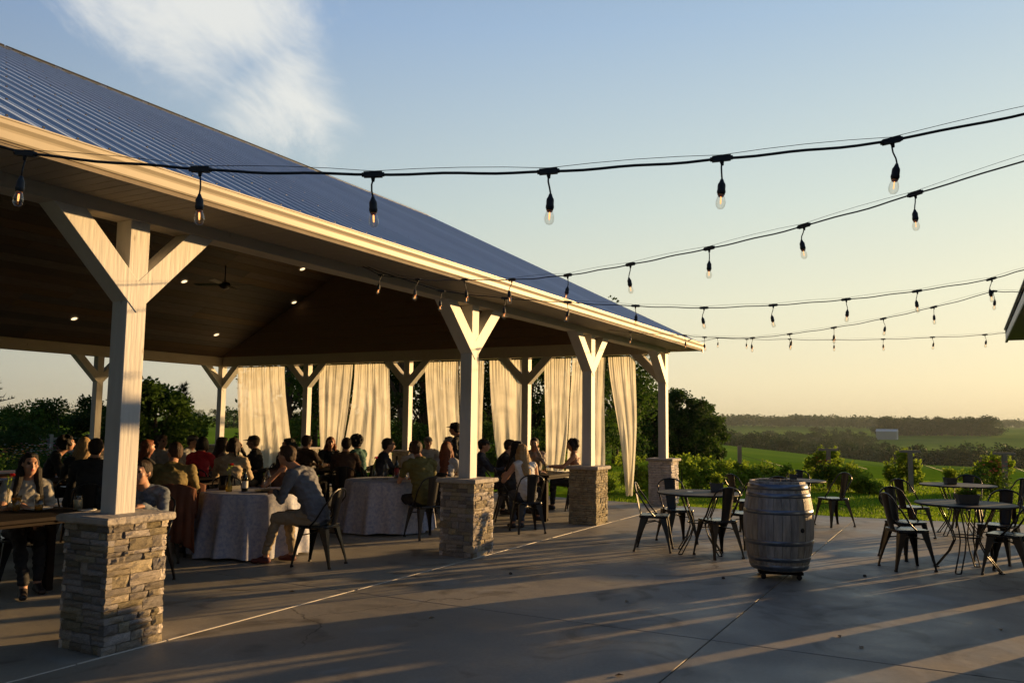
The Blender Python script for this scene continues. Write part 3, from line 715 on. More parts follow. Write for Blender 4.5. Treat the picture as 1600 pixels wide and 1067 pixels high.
planter(0,10.95,.0,.749,'grey metal trough planter with low sedum and red blooms',60,.05,(.12,.07,.105),M_galv,True,1.9)
planter(0,14.55,.22,.749,'bushy green herb planter on the far right table',90,.13,(.10,.08,.10),M_galv)
mb=MB(); mb.box(-.04,-.03,0,.04,.03,.004); o=obj('card',mb,M_white,None,(10.62,3.12,.749)); tag(o,'small white card lying on the dark patio table','card')
# ------------------------------------------------------------------ barrel on a caster dolly
bar=thing('wine_barrel','weathered oak wine barrel with steel hoops on a caster dolly','barrel',(9.42,1.80,0),.3)
M_oak=add_random(mat('weathered oak stave',(.37,.315,.25),.62,var=.4,vscale=3,stretch=(6,6,.8),bump=.3),.12,.006)
M_hoop=mat('galvanised hoop',(.22,.24,.28),.28,metal=.85,var=.25,vscale=6)
def br(z):  # radius at height, 0..0.9
    u=(z-.46)/.46; return .365-.075*u*u
NS=26; Z0=.095; HB=.92
for k in range(NS):
    a0=2*PI*k/NS+.006; a1=2*PI*(k+1)/NS-.006; v=[];f=[]; nz_=12
    rr=random.uniform(-.0015,.0015)
    for i in range(nz_+1):
        z=HB*i/nz_; r0=br(z)+rr; 
        for a in (a0,(a0+a1)/2,a1): v.append((r0*math.cos(a),r0*math.sin(a),Z0+z))
        for a in (a1,a0): v.append(((r0-.026)*math.cos(a),(r0-.026)*math.sin(a),Z0+z))
    for i in range(nz_):
        for j in range(5): f.append((i*5+j,i*5+(j+1)%5,(i+1)*5+(j+1)%5,(i+1)*5+j))
    f+=[(4,3,2,1,0),tuple(nz_*5+j for j in range(5))]
    mb=MB(); mb.add(v,f,0,False); obj('stave',mb,M_oak,bar)
for z0,z1 in ((.005,.062),(.095,.14),(.265,.315),(.585,.632),(.755,.80),(.835,.893)):
    prof=[(br(z0)+.0005,z0),(br(z0)+.0045,z0+.002),(br((z0+z1)/2)+.005,(z0+z1)/2),(br(z1)+.0045,z1-.002),(br(z1)+.0005,z1)]
    mb=MB(); mb.lathe(prof,56,(0,0,Z0),cap=False); h_=obj('hoop',mb,M_hoop,bar)
    rv=MB(); a=3.9+z0; rv.lathe([(.001,.005),(.005,.004),(.007,0)],8,cap=False); 
    ro=obj('rivet',rv,M_hoop,h_); rr=br((z0+z1)/2)+.005; ro.location=(rr*math.cos(a),rr*math.sin(a),Z0+(z0+z1)/2); ro.rotation_euler=(0,PI/2,a)
for z,nm in ((.86,'barrel_head'),(.03,'barrel_head')):
    mb=MB()
    for k in range(7):
        y0_=-.27+k*.0775; y1_=y0_+.075; q=.265
        xs0=math.sqrt(max(0,q*q-max(abs(y0_),abs(y1_))**2))
        mb.box(-max(xs0,.08),y0_,Z0+z-.012,max(xs0,.08),y1_,Z0+z+.012)
    obj(nm,mb,M_oak,bar)
mb=MB(); mb.lathe([(.001,.002),(.022,.002),(.026,-.004)],16,cap=False); bo=obj('bung',mb,mat('dark bung',(.008,.006,.005),.8),bar)
ab=PI+.0-.30+math.atan2(1.8,9.42)+ .72; z=.43; bo.location=((br(z)+.001)*math.cos(ab),(br(z)+.001)*math.sin(ab),Z0+z); bo.rotation_euler=(0,PI/2,ab)
mb=MB(); mb.box(-.22,-.22,.056,.22,.22,.082); mb.box(-.25,-.05,.06,.25,.05,.09); obj('dolly_board',mb,M_dark,bar)
for sx in (-1,1):
    for sy in (-1,1):
        mb=MB(); mb.tube([(sx*.18-.012,sy*.18,.028),(sx*.18+.012,sy*.18,.028)],.028,14,smooth=False); w_=obj('caster',mb,M_black,bar)
        mb=MB(); mb.box(sx*.18-.02,sy*.18-.02,.032,sx*.18+.02,sy*.18+.02,.055); obj('fork',mb,M_gun,w_)
# ------------------------------------------------------------------ string lights
M_glass=bpy.data.materials.new('clear bulb glass'); M_glass.use_nodes=True; t=M_glass.node_tree; t.nodes.clear()
go=t.nodes.new('ShaderNodeOutputMaterial'); gt=t.nodes.new('ShaderNodeBsdfTransparent'); gt.inputs[0].default_value=(.93,.91,.87,1); gg=t.nodes.new('ShaderNodeBsdfGlossy'); gg.inputs['Roughness'].default_value=.04; lw=t.nodes.new('ShaderNodeLayerWeight'); lw.inputs['Blend'].default_value=.5; gq=t.nodes.new('ShaderNodeMath'); gq.operation='POWER'; gq.inputs[1].default_value=2.5; t.links.new(lw.outputs['Facing'],gq.inputs[0]); gf=t.nodes.new('ShaderNodeMath'); gf.operation='MULTIPLY_ADD'; gf.inputs[1].default_value=.55; gf.inputs[2].default_value=.05; t.links.new(gq.outputs[0],gf.inputs[0]); gm=t.nodes.new('ShaderNodeMixShader')
t.links.new(gf.outputs[0],gm.inputs[0]);t.links.new(gt.outputs[0],gm.inputs[1]);t.links.new(gg.outputs[0],gm.inputs[2]);t.links.new(gm.outputs[0],go.inputs[0])
M_fil=mat('glowing filament',(1,.6,.25),.5,emit=((1,.42,.12),1.0))
def socket_meshes():
    a=MB(); a.box(-.033,-.009,-.010,.033,.009,.010); a.tube([(-.04,0,0),(.04,0,0)],.0085,8); a.lathe([(.003,.014),(.006,.010),(.008,-.012),(.005,-.026)],8,smooth=True); A=a.mesh('connector',M_cable)
    b=MB(); b.lathe([(.003,.0),(.006,-.002),(.011,-.016),(.0165,-.026),(.0175,-.034),(.0175,-.052),(.019,-.056),(.019,-.066),(.0165,-.070),(.0165,-.075),(.012,-.075)],14); B=b.mesh('socket',M_cable)
    g=MB(); g.lathe([(.0125,-.074),(.0140,-.080),(.0180,-.092),(.0215,-.106),(.0220,-.116),(.0195,-.129),(.012,-.139),(.001,-.142)],18,cap=False); G=g.mesh('bulb',M_glass)
    s=MB(); s.tube([(.0012,0,-.082),(.003,0,-.10),(.0015,0,-.118)],.0022,6); s.tube([(-.0012,0,-.082),(-.003,0,-.10),(-.0015,0,-.118)],.0022,6); F=s.mesh('filament',M_fil)
    c=MB(); c.lathe([(.0135,-.0735),(.0142,-.079),(.0115,-.084),(.002,-.086)],12,cap=False); K=c.mesh('brass_base',mat('copper lamp base',(.5,.2,.08),.35,metal=.9))
    for me in (B,G,F,K): me.transform(Matrix.Scale(.8,4))
    return A,B,G,F,K
SA=socket_meshes()
def string(label,pts,swing,tail0=None,tail1=None,r=.0042):
    # pts: the socket positions along the cable
    t=thing('string_light',label,'string light',(0,0,0),0,'strings of clear bulbs over the patio')
    P=[Vector(p) for p in pts]; path=[]
    full=([Vector(tail0)] if tail0 else [])+P+([Vector(tail1)] if tail1 else [])
    for i in range(len(full)-1):
        a,b_=full[i],full[i+1]; L_=(b_-a).length; ph=random.uniform(0,6); q=random.uniform(.3,1)
        for k in range(10):
            u=k/10; p=a.lerp(b_,u); p.z-=.022*L_*4*u*(1-u)*.5*q; p.z+=.0035*math.sin(u*9+ph)*min(1,4*u*(1-u)); path.append(p)
    path.append(full[-1])
    mb=MB(); mb.tube(path,r,7); obj('cable',mb,M_cable,t)
    mb=MB(); sw=[]
    for i in range(len(full)-1):
        a,b_=full[i],full[i+1]
        for k in range(4): u=k/4; p=a.lerp(b_,u); sw.append(p+Vector((0,0,.013+.008*4*u*(1-u))))
    sw.append(full[-1]+Vector((0,0,.013))); mb.tube(sw,.0011,4); obj('support_wire',mb,M_cable,t)
    for i,p in enumerate(P):
        d=(full[min(len(full)-1,full.index(p)+1)]-p); az=math.atan2(d.y,d.x); sl_=math.atan2(d.z,math.hypot(d.x,d.y))
        so=link('connector',SA[0],t); so.location=p; so.rotation_euler=(0,-sl_,az)
        sx,sy=random.uniform(-.02,.02)+swing[0],random.uniform(-.02,.02)+swing[1]; L_=.058+random.uniform(-.006,.006)
        end=Vector((sx,sy,-.024-L_)); mb=MB(); bow=random.uniform(-.008,.008)
        mb.tube([(0,0,-.02),(sx*.2+bow,sy*.2,-.02-L_*.35),(sx*.8+bow,sy*.8,-.02-L_*.75),tuple(end)],.0032,6)
        lead=obj('lead',mb,M_cable,t,p)
        tilt=Matrix.Rotation(math.atan2(-sy*.6,L_),4,'X')@Matrix.Rotation(math.atan2(sx*.6,L_)*-1,4,'Y')
        for me,nm in ((SA[1],'socket'),):
            s_=link(nm,me,t); s_.matrix_local=Matrix.Translation(p+end)@tilt
            for me2,n2 in ((SA[2],'bulb'),(SA[3],'filament'),(SA[4],'lamp_base')):
                e=link(n2,me2,s_)
    return t
def between(A,B,ks,mid):
    # k-th positions along A-B with sag so that the lowest point is mid
    A=Vector(A);B=Vector(B); out=[]
    for u in ks:
        p=A.lerp(B,u); p.z-=(4*u*(1-u))*((A.z+B.z)/2-mid); out.append(p)
    return out
string('nearest bulb string crossing the picture above the roof edge',[(1.742,2.934,2.542),(2.041,2.379,2.490),(2.336,1.834,2.479),(2.634,1.281,2.498),(2.929,0.734,2.553),(3.220,0.194,2.626)],(0,0),(.74,4.75,3.12),(3.63,-.57,2.83),.0052)
string('second bulb string rising steeply to the upper right',[(6.437,4.925,3.008),(6.205,4.327,2.885),(5.952,3.673,2.798),(5.730,3.098,2.722),(5.504,2.513,2.678),(5.286,1.949,2.675),(5.054,1.350,2.687),(4.823,0.752,2.717),(4.600,0.177,2.775)],(0,0),(6.593, 5.33, 3.181),(4.28,-.58,2.87))
string('third bulb string, wavy, leaving the same beam hook as the second',[(6.800,4.458,2.874),(6.949,3.831,2.786),(7.090,3.236,2.733),(7.236,2.619,2.681),(7.378,2.023,2.648),(7.515,1.445,2.657),(7.654,0.859,2.692),(7.784,0.311,2.748),(7.915,-0.241,2.833)],(0,0),(6.593, 5.33, 3.181),(8.0,-.58,2.93))
string('fourth bulb string starting at the third stone pier post',[(12.545,4.628,3.057),(12.041,3.593,2.916),(11.874,3.251,2.859),(11.504,2.491,2.786),(11.245,1.959,2.791),(10.964,1.381,2.820),(10.680,0.796,2.871),(10.416,0.254,2.944),(10.136,-0.322,3.047)],(0,0),(12.823, 5.2, 3.162),(10,-.58,3.0))
string('farthest and lowest bulb string reaching the building corner',[(16.628,4.294,3.340),(16.273,3.633,3.256),(15.801,2.754,3.180),(15.364,1.940,3.097),(14.925,1.122,3.037),(14.530,0.388,3.003),(14.152,-0.318,2.978)],(0,0),(16.5,5.2,3.16),(14.0,-.58,2.98))
# ------------------------------------------------------------------ people
def pmat(n,c,r=.8,**k): return mat('cloth '+n,c,r,var=k.pop('var',.12),vscale=14,bump=.35,bscale=22,**k)
M_skin=mat('skin',(.42,.22,.14),.55,var=.06,vscale=20); M_lips=mat('lips',(.33,.09,.08),.5); M_eye=mat('eye dark',(.03,.02,.018),.3)
M_sole=mat('white rubber sole',(.6,.58,.52),.6); M_shoe=mat('dark shoe',(.03,.022,.02),.6)
HAIR={'black':(.012,.009,.008),'brown':(.055,.028,.015),'red':(.16,.045,.015),'blonde':(.34,.22,.10),'grey':(.22,.21,.20),'dkbrown':(.025,.014,.009),'sandy':(.18,.11,.055)}
def hmat(c): return mat('hair '+c,HAIR[c],.6,var=.4,vscale=40,stretch=(3,3,.35),bump=.6,bscale=60,spec=.25)
class Prims:
    def __init__(s): s.mb=MB(); s.seg=[]
    def cap(s,a,b,r0,r1,mi,sx=1.0,xdir=(1,0,0),n=14):
        a=Vector(a);b=Vector(b); d=b-a; L_=d.length; z=d/L_ if L_>1e-6 else Vector((0,0,1))
        x=Vector(xdir); x=(x-z*x.dot(z)); x=x.normalized() if x.length>1e-3 else z.orthogonal().normalized(); y=z.cross(x)
        rings=[]
        for k in range(5): t=-PI/2+PI/2*k/4; rings.append((a+z*r0*math.sin(t),r0*math.cos(t)))
        for k in range(5): t=PI/2*k/4; rings.append((b+z*r1*math.sin(t),r1*math.cos(t)))
        v=[];f=[]
        for c,r in rings:
            r=max(r,.0008)
            for j in range(n): q=2*PI*j/n; v.append(c+x*r*sx*math.cos(q)+y*r*math.sin(q))
        for i in range(9):
            for j in range(n): f.append((i*n+j,i*n+(j+1)%n,(i+1)*n+(j+1)%n,(i+1)*n+j))
        f+=[tuple(range(n-1,-1,-1)),tuple(9*n+j for j in range(n))]
        s.mb.add(v,f); s.seg.append((tuple(a),tuple(b),r0,r1,mi,sx,tuple(x)))
    def ell(s,c,rx,ry,rz,mi,M=None,n=16):
        M=M or Matrix.Identity(3); c=Vector(c); v=[];f=[];k=10
        for i in range(k+1):
            t=-PI/2+PI*i/k
            for j in range(n):
                q=2*PI*j/n; v.append(c+M@Vector((rx*max(math.cos(t),.01)*math.cos(q),ry*max(math.cos(t),.01)*math.sin(q),rz*math.sin(t))))
        for i in range(k):
            for j in range(n): f.append((i*n+j,i*n+(j+1)%n,(i+1)*n+(j+1)%n,(i+1)*n+j))
        f+=[tuple(range(n-1,-1,-1)),tuple(k*n+j for j in range(n))]
        s.mb.add(v,f); m=(rx+ry+rz)/3; s.seg.append((tuple(c),tuple(c),m,m,mi,1.0,(1,0,0)))
PEND=[]
def solidify(name,pr,mats,parent,voxel,smooth=3,rough=0):
    me=pr.mb.mesh(name+'_raw',mats); o=link(name,me,parent)
    r=o.modifiers.new('r','REMESH'); r.mode='VOXEL'; r.voxel_size=voxel; r.use_smooth_shade=True
    q=o.modifiers.new('s','SMOOTH'); q.iterations=smooth; q.factor=.5
    PEND.append((o,pr,mats,rough)); return o
def flush():
    bpy.context.view_layer.update(); dg=bpy.context.evaluated_depsgraph_get(); out=[]
    for o,pr,mats,rough in PEND: out.append(bpy.data.meshes.new_from_object(o.evaluated_get(dg)))
    for (o,pr,mats,rough),me in zip(PEND,out):
        o.modifiers.clear(); o.data=me; me.name=o.name.split('.')[0]
        me.materials.clear()
        for q in mats: me.materials.append(q)
        n=len(me.polygons); co=np.empty(len(me.vertices)*3); me.vertices.foreach_get('co',co); co=co.reshape(-1,3)
        if rough:
            for i in range(len(co)):
                x,y,z=co[i]; a=math.atan2(x,y); h=noise.noise(Vector((a*9,x*26,z*5)))*rough+noise.noise(Vector((x*60,y*60,z*14)))*rough*.5
                co[i]*=1; d=np.array([x-pr.cen[0],y-pr.cen[1],0]); L_=np.linalg.norm(d)+1e-6; co[i]+=d/L_*h
            me.vertices.foreach_set('co',co.ravel())
        if len(mats)>1:
            c=np.empty(n*3); me.polygons.foreach_get('center',c); c=c.reshape(-1,3); best=np.full(n,1e9); mi=np.zeros(n,int)
            for a,b,r0,r1,m_,sx,xd in pr.seg:
                a=np.array(a);b=np.array(b);d=b-a;L2=d@d
                t=np.clip(((c-a)@d)/L2,0,1) if L2>1e-9 else np.zeros(n)
                q=c-(a+t[:,None]*d); xd=np.array(xd); q=q-np.outer(q@xd,xd)*(1-1/sx) if sx!=1 else q
                dist=np.linalg.norm(q,axis=1)-(r0+(r1-r0)*t); k=dist<best; best[k]=dist[k]; mi[k]=m_
            me.polygons.foreach_set('material_index',mi); me.update()
            vn=np.empty(len(me.vertices)*3); me.vertex_normals.foreach_get('vector',vn); vn=vn.reshape(-1,3)
            lv=np.empty(n,int); me.polygons.foreach_get('loop_start',lv); lt_=np.empty(n,int); me.polygons.foreach_get('loop_total',lt_); vi=np.empty(len(me.loops),int); me.loops.foreach_get('vertex_index',vi)
            cl=np.zeros(len(me.vertices),bool); cloth=np.isin(mi,(1,2)); cl[vi[np.repeat(cloth,lt_)]]=True; notc=np.zeros(len(me.vertices),bool); notc[vi[np.repeat(~cloth,lt_)]]=True; cl&=~notc
            sd_=len(o.parent['label'])*7
            for i in np.nonzero(cl)[0]:
                x,y,z=co[i]; w1=noise.noise(Vector((x*7+sd_,y*7,z*16))); w2=noise.noise(Vector((x*16,y*16+sd_,z*30+x*20)))
                co[i]+=vn[i]*((.5-abs(w1)*1.9)*.016+w2*.006)
            me.vertices.foreach_set('co',co.ravel())
        me.polygons.foreach_set('use_smooth',[True]*n); me.update()
    PEND.clear()
def limb2(sh,tgt,l1,l2,bias):
    sh=Vector(sh);tgt=Vector(tgt);d=tgt-sh;L_=min(d.length,(l1+l2)*.985);d=d.normalized();tgt=sh+d*L_
    a=(l1*l1-l2*l2+L_*L_)/(2*L_);h=math.sqrt(max(l1*l1-a*a,0));b=Vector(bias);b=(b-d*b.dot(d)).normalized()
    return sh+d*a+b*h,tgt
def hand(P,wr,dirn,palm,side,mi,curl=.5,s=1.0):
    # wr wrist, dirn hand direction, palm = palm normal (towards what it holds), side=+1 right hand
    z=Vector(dirn).normalized(); p=Vector(palm); p=(p-z*p.dot(z)).normalized(); x=z.cross(p)*side
    c=wr+z*.045*s; P.cap(wr+z*.012,wr+z*.075*s,.021,.023,mi,1.65,tuple(x),10)
    for k,(off,ln) in enumerate(((.030,.068),(.011,.078),(-.009,.072),(-.028,.056))):
        b0=wr+z*.085*s+x*off; cu=curl*(1+.1*k); d1=(z*math.cos(cu)+p*math.sin(cu)); d2=(z*math.cos(cu*2.1)+p*math.sin(cu*2.1))
        m=b0+d1*ln*.55; e=m+d2*ln*.48; P.cap(b0-z*.02,m,.0098,.0088,mi,1,(1,0,0),8); P.cap(m,e,.0088,.0074,mi,1,(1,0,0),8)
    b0=wr+z*.03*s+x*.026; m=b0+(z*.5+x*.75+p*.35).normalized()*.042; e=m+(z*.85+x*.15+p*.5).normalized()*.034
    P.cap(b0,m,.0125,.0105,mi,1,(1,0,0),8); P.cap(m,e,.0105,.0085,mi,1,(1,0,0),8)
SEAT=.45
def person(x,y,H,rz,label,shirt,pants,hair,hcol='brown',lean=8,sex='m',armL=None,armR=None,hy=0,hp=0,sleeve='long',side=0,big=1.0,voxel=.013,shoe=None,extra=None,feet=(0.0,.02),holds=None,stand=False,skin=None):
    t=thing('person',label,'person',(x,y,0),rz)
    P=Prims(); SK,SH,PA,SO,LI,EY=0,1,2,3,4,5
    l=R(lean); sd=R(side); pz=SEAT+.10 if not stand else .93; pel=Vector((0,0,pz)); d=Vector((math.sin(sd),math.sin(l),math.cos(l))).normalized()
    hv=.245+ .01; k=(H-pz-.255)/(.53*d.z+.0); k=max(.78,min(1.12,k)); T=.45*k
    sh=pel+d*T; nb=pel+d*(T+.05); fm=sex=='f'; w=(.165 if fm else .19)*big
    # torso
    P.cap(pel+Vector((0,0,-.01)),pel+d*T*.35,.118*big,.105*big,PA if False else SH,1.42 if not fm else 1.35)
    P.cap(pel+d*T*.35,pel+d*T*.80,.105*big if not fm else .095*big,.118*big if not fm else .102*big,SH,1.45)
    P.cap(sh+Vector((-w*.72,0,0)),sh+Vector((w*.72,0,0)),.068,.068,SH,1)
    P.cap(pel+d*T*.7,sh+d*.02,.10,.075,SH,1.5)
    if fm:
        for s_ in (-1,1): P.ell(pel+d*T*.72+Vector((s_*.07,.058,0)),.055,.045,.058,SH)
    P.cap(pel+Vector((-.06,.02,-.02)),pel+Vector((.06,.02,-.02)),.115*big,.115*big,PA,1)
    # neck and head
    hd=Matrix.Rotation(R(hy),3,'Z')@Matrix.Rotation(-R(hp),3,'X'); hc=nb+Vector((d.x*.5,d.y*.35+.012,.145)); 
    P.cap(nb-d*.03,hc+Vector((0,-.012,-.06)),.057 if fm else .062,.052,SK)
    hs=.97 if fm else 1.02
    def hh(a): return hc+hd@(Vector(a)*hs)
    P.ell(hh((0,-.008,.022)),.074*hs,.095*hs,.092*hs,SK,hd); P.ell(hh((0,.022,-.035)),.058*hs,.068*hs,.075*hs,SK,hd); P.ell(hh((0,.048,-.085)),.028,.026,.022,SK,hd)
    P.cap(hh((0,.088,.012)),hh((0,.112,-.026)),.008,.0125,SK,1.0); P.ell(hh((0,.086,.036)),.05,.018,.012,SK,hd)
    for s_ in (-1,1):
        P.ell(hh((s_*.076,-.008,-.006)),.010,.02,.031,SK,hd); P.ell(hh((s_*.031,.083,.014)),.0115,.008,.0075,EY,hd); P.ell(hh((s_*.04,.062,-.018)),.024,.022,.022,SK,hd)
    P.ell(hh((0,.088,-.052)),.022,.010,.008,LI,hd)
    # legs
    for i,s_ in enumerate((-1,1)):
        ft=feet[i]
        if stand: hip=Vector((s_*.09,0,pz-.03)); kn=Vector((s_*.1,.02,.5)); an=Vector((s_*.11,-.02,.09))
        else: hip=Vector((s_*.092,.02,pz-.035)); kn=Vector((s_*(.13 if not fm else .09),.43,SEAT+.065)); an=Vector((s_*(.12 if not fm else .07),.43+ft,.085))
        bare=(sleeve=='dress'); P.cap(hip,kn,.088*big,.064,PA,1); P.cap(kn,kn.lerp(an,.35),.060,.058,SK if bare else PA); P.cap(kn.lerp(an,.35),an+Vector((0,0,.05)),.057,.044,SK if bare else PA); P.cap(an+Vector((0,0,.05)),an,.036,.034,SK)
        P.cap(an+Vector((0,-.025,-.045)),an+Vector((s_*.02,.15,-.055)),.033,.028,SO,1.25); P.cap(an+Vector((0,0,-.02)),an+Vector((s_*.01,.08,-.04)),.036,.03,SO,1.1)
    # arms
    wr=[]
    for s_,arm in ((-1,armL),(1,armR)):
        S_=sh+Vector((s_*w*.95,0,-.01)); 
        arm=arm or 'table'
        if arm=='table': tg=Vector((s_*.13,.46,.80)); bias=(s_*.7,-.3,-1); hdn=Vector((-s_*.5,.8,-.05)); pm=Vector((0,0,-1))
        elif arm=='lap': tg=Vector((s_*.10,.28,.62)); bias=(s_*.6,-.7,-.3); hdn=Vector((-s_*.3,.9,-.2)); pm=Vector((0,0,-1))
        elif arm=='chin': tg=hc+Vector((s_*.045,.15,-.14)); bias=(s_*.5,.3,-1); hdn=Vector((-s_*.35,-.1,.9)); pm=Vector((-s_*.2,-.9,0))
        elif arm=='raise': tg=hc+Vector((s_*.17,.26,-.10)); bias=(s_*.6,-.1,-1); hdn=Vector((-s_*.3,.15,.9)); pm=Vector((-s_*.8,.3,.1))
        elif arm=='hold': tg=Vector((s_*.10,.40,.93)); bias=(s_*.9,-.2,-1); hdn=Vector((-s_*.3,.7,.5)); pm=Vector((-s_*.8,.2,.0))
        elif arm=='down': tg=S_+Vector((s_*.05,.02,-.54)); bias=(s_*.3,-1,0); hdn=Vector((0,.1,-1)); pm=Vector((-s_,0,0))
        else: tg=Vector(arm); bias=(s_*.7,-.3,-1); hdn=(tg-S_).normalized(); pm=Vector((0,0,-1))
        el,wt=limb2(S_,tg,.285,.245,bias); wr.append((wt,hdn))
        bare=sleeve in('none','dress'); 
        if bare: P.cap(S_,el,.047,.038,SK)
        else:
            P.cap(S_,S_.lerp(el,.6),.060*big,.052,SH); P.cap(S_.lerp(el,.6),el,.050,.045,SH if sleeve=='long' else SK) if sleeve=='long' else P.cap(S_.lerp(el,.55),el,.041,.036,SK)
        P.cap(el,wt,.043 if sleeve=='long' else .037,.031 if sleeve=='long' else .025,SH if sleeve=='long' else SK)
        hand(P,wt,hdn,pm,s_,SK,curl=.55 if arm in('hold','raise','chin') else .25)
    body=solidify('body',P,[skin or M_skin,shirt,pants,shoe or M_shoe,M_lips,M_eye],t,voxel)
    # hair
    Hh=Prims(); Hh.cen=(hc.x,hc.y)
    HM=hmat(hcol)
    if hair!='bald':
        Hh.ell(hh((0,-.022,.038)),.083*hs,.098*hs,.088*hs,0,hd); Hh.ell(hh((0,.030,.088)),.064,.052,.028,0,hd)
        if hair=='short':
            Hh.ell(hh((0,-.055,-.01)),.073,.056,.07,0,hd)
            for s_ in(-1,1): Hh.ell(hh((s_*.066,-.012,.02)),.018,.04,.042,0,hd)
        if hair in('long','bob','pony','vlong','curly','wavy'):
            Hh.ell(hh((0,-.05,-.02)),.085,.068,.09,0,hd)
            for s_ in(-1,1): Hh.cap(hh((s_*.068,-.015,.03)),hh((s_*.078,-.02,-.07)),.030,.026,0)
        if hair=='bob':
            for s_ in(-1,1): Hh.cap(hh((s_*.07,-.01,0)),hh((s_*.072,.012,-.10)),.032,.022,0)
        if hair in('long','vlong','wavy'):
            e=.26 if hair!='vlong' else .36; bk=pel+d*(T-e+.12)+Vector((0,-.115,0)); Hh.cap(hh((0,-.06,-.05)),bk,.052,.030,0,2.0)
            for s_ in (-1,1):
                q=Vector((s_*.115,.055 if hair=='vlong' else -.03,sh.z-(.16 if hair=='vlong' else .03)+sh.y*0)); q.y+=sh.y
                Hh.cap(hh((s_*.075,.0,-.05)),q,.034,.022,0,1.2)
        if hair=='pony':
            Hh.ell(hh((0,-.105,.02)),.03,.03,.03,0,hd); Hh.cap(hh((0,-.115,.01)),hh((.03,-.15,-.17)),.034,.018,0)
        if hair=='curly':
            for _ in range(34):
                a=random.uniform(0,2*PI);b_=random.uniform(-.5,1.4); v_=Vector((.1*math.cos(b_)*math.cos(a),-.02+.105*math.cos(b_)*math.sin(a),.03+.095*math.sin(b_)))
                if v_.y>.05 and v_.z<.06: continue
                Hh.ell(hh(v_),.03,.03,.03,0,hd,8)
        solidify('hair',Hh,[HM],t,.012 if voxel<.011 else .014,2,rough=.007)
    if extra:
        for e in extra:
            if e=='glasses':
                g=MB()
                for s_ in(-1,1): 
                    g.tube([hh((s_*.034+.026*math.cos(a),.102,.012+.02*math.sin(a))) for a in [2*PI*i/12 for i in range(12)]],.003,5,closed=True); g.bar(hh((s_*.06,.10,.016)),hh((s_*.08,-.005,.018)),.004,.006)
                g.bar(hh((-.01,.104,.014)),hh((.01,.104,.014)),.004,.004); obj('glasses',g,M_black,t)
            if e=='sunglasses':
                g=MB()
                for s_ in(-1,1): g.tube([hh((s_*.033,.1,.012)),hh((s_*.033,.107,.012))],.026,12,smooth=False); g.bar(hh((s_*.06,.10,.016)),hh((s_*.08,-.005,.018)),.004,.006)
                obj('glasses',g,M_black,t)
            if e.startswith('cap'):
                g=MB(); v=[];f=[];n=16
                for i in range(6):
                    q=PI/2*i/5
                    for j in range(n): a=2*PI*j/n; v.append(hh((.088*math.cos(q)*math.cos(a),-.012+.104*math.cos(q)*math.sin(a),.045+.075*math.sin(q))))
                for i in range(5):
                    for j in range(n): f.append((i*n+j,i*n+(j+1)%n,(i+1)*n+(j+1)%n,(i+1)*n+j))
                f.append(tuple(range(n-1,-1,-1))); g.add(v,f,0,True)
                v=[];m_=9
                for i in range(m_): a=PI*i/(m_-1); v+= [hh((.078*math.cos(a),.06+.03*math.sin(a),.05)),hh((.072*math.cos(a),.075+.095*math.sin(a),.036))]
                k_=len(v); v+=[q-Vector((0,0,.006)) for q in v]; f=[]
                for i in range(m_-1): a=2*i; f+=[(a,a+1,a+3,a+2),(k_+a+2,k_+a+3,k_+a+1,k_+a),(a+1,k_+a+1,k_+a+3,a+3)]
                g.add(v,f); obj('cap',g,mat('cap cloth '+e,(.02,.02,.022) if e=='cap' else (.14,.13,.12),.85),t)
    return t,wr
# facing helper: 0 = back to the viewer, 90 = faces right, 180 = faces the viewer, -90 = faces left
def fc(x,y,a): return math.atan2(y,x)-R(a)-PI/2
def seated(x,y,H,a,label,who,*args,**kw):
    rz=fc(x,y,a)
    t,wr=person(x,y,H,rz,label,*args,**kw)
    if who: chair(x-.03*math.cos(rz+PI/2),y-.03*math.sin(rz+PI/2),rz,who,'black metal chairs under the pavilion guests')
    return t,wr,rz
K=pmat('black',(.012,.012,.014)); NAVY=pmat('navy',(.018,.022,.04)); JEAN=pmat('jeans',(.035,.05,.085)); CREAM=pmat('cream',(.34,.32,.28)); OLIVE=pmat('olive',(.105,.095,.022)); GREY=pmat('grey',(.17,.165,.16)); LGREY=pmat('light grey',(.36,.35,.34)); RED=pmat('red',(.48,.02,.03)); BEIGE=pmat('beige',(.36,.28,.18)); TEAL=pmat('teal',(.01,.085,.07)); BROWN=pmat('brown',(.09,.05,.03)); WHITE=pmat('white',(.62,.61,.60)); KHAKI=pmat('khaki',(.26,.21,.14)); PLAID=pmat('plaid grey',(.10,.12,.15),var=.5); LAV=pmat('grey marl',(.115,.118,.135)); OCH=pmat('ochre',(.17,.125,.035)); PINK=pmat('dusty pink',(.35,.2,.2))
seated(5.02,8.07,1.275,172,'woman with very long dark hair and white top behind the pint glasses','chair under the long haired woman in white near the stone pier',CREAM,K,'vlong','black',lean=9,sex='f',armL='lap',armR='table',hy=8,hp=-6,sleeve='short',voxel=.0095,feet=(.1,.3))
seated(7.56,11.78,1.367,92,'dark haired guest in black leaning in, reddish face turned right','chair under the leaning dark haired guest at the far left',K,K,'curly','black',lean=18,sex='f',armL='table',armR='table',hp=-8)
seated(6.93,10.04,1.385,12,'guest with long pale blonde hair and black top, back to us','chair under the pale blonde guest left of the front post',K,K,'long','blonde',lean=12,sex='f',hy=10)
seated(6.37,8.97,1.40,5,'broad man in black seated left of the front post, back to us','chair under the broad man in black left of the front post',K,K,'short','dkbrown',lean=10,big=1.1,armR=(.3,.38,.82))
seated(8.17,10.50,1.32,60,'woman with sunlit orange hair just right of the front post','chair under the orange haired woman behind the front post',K,K,'long','red',lean=8,sex='f')
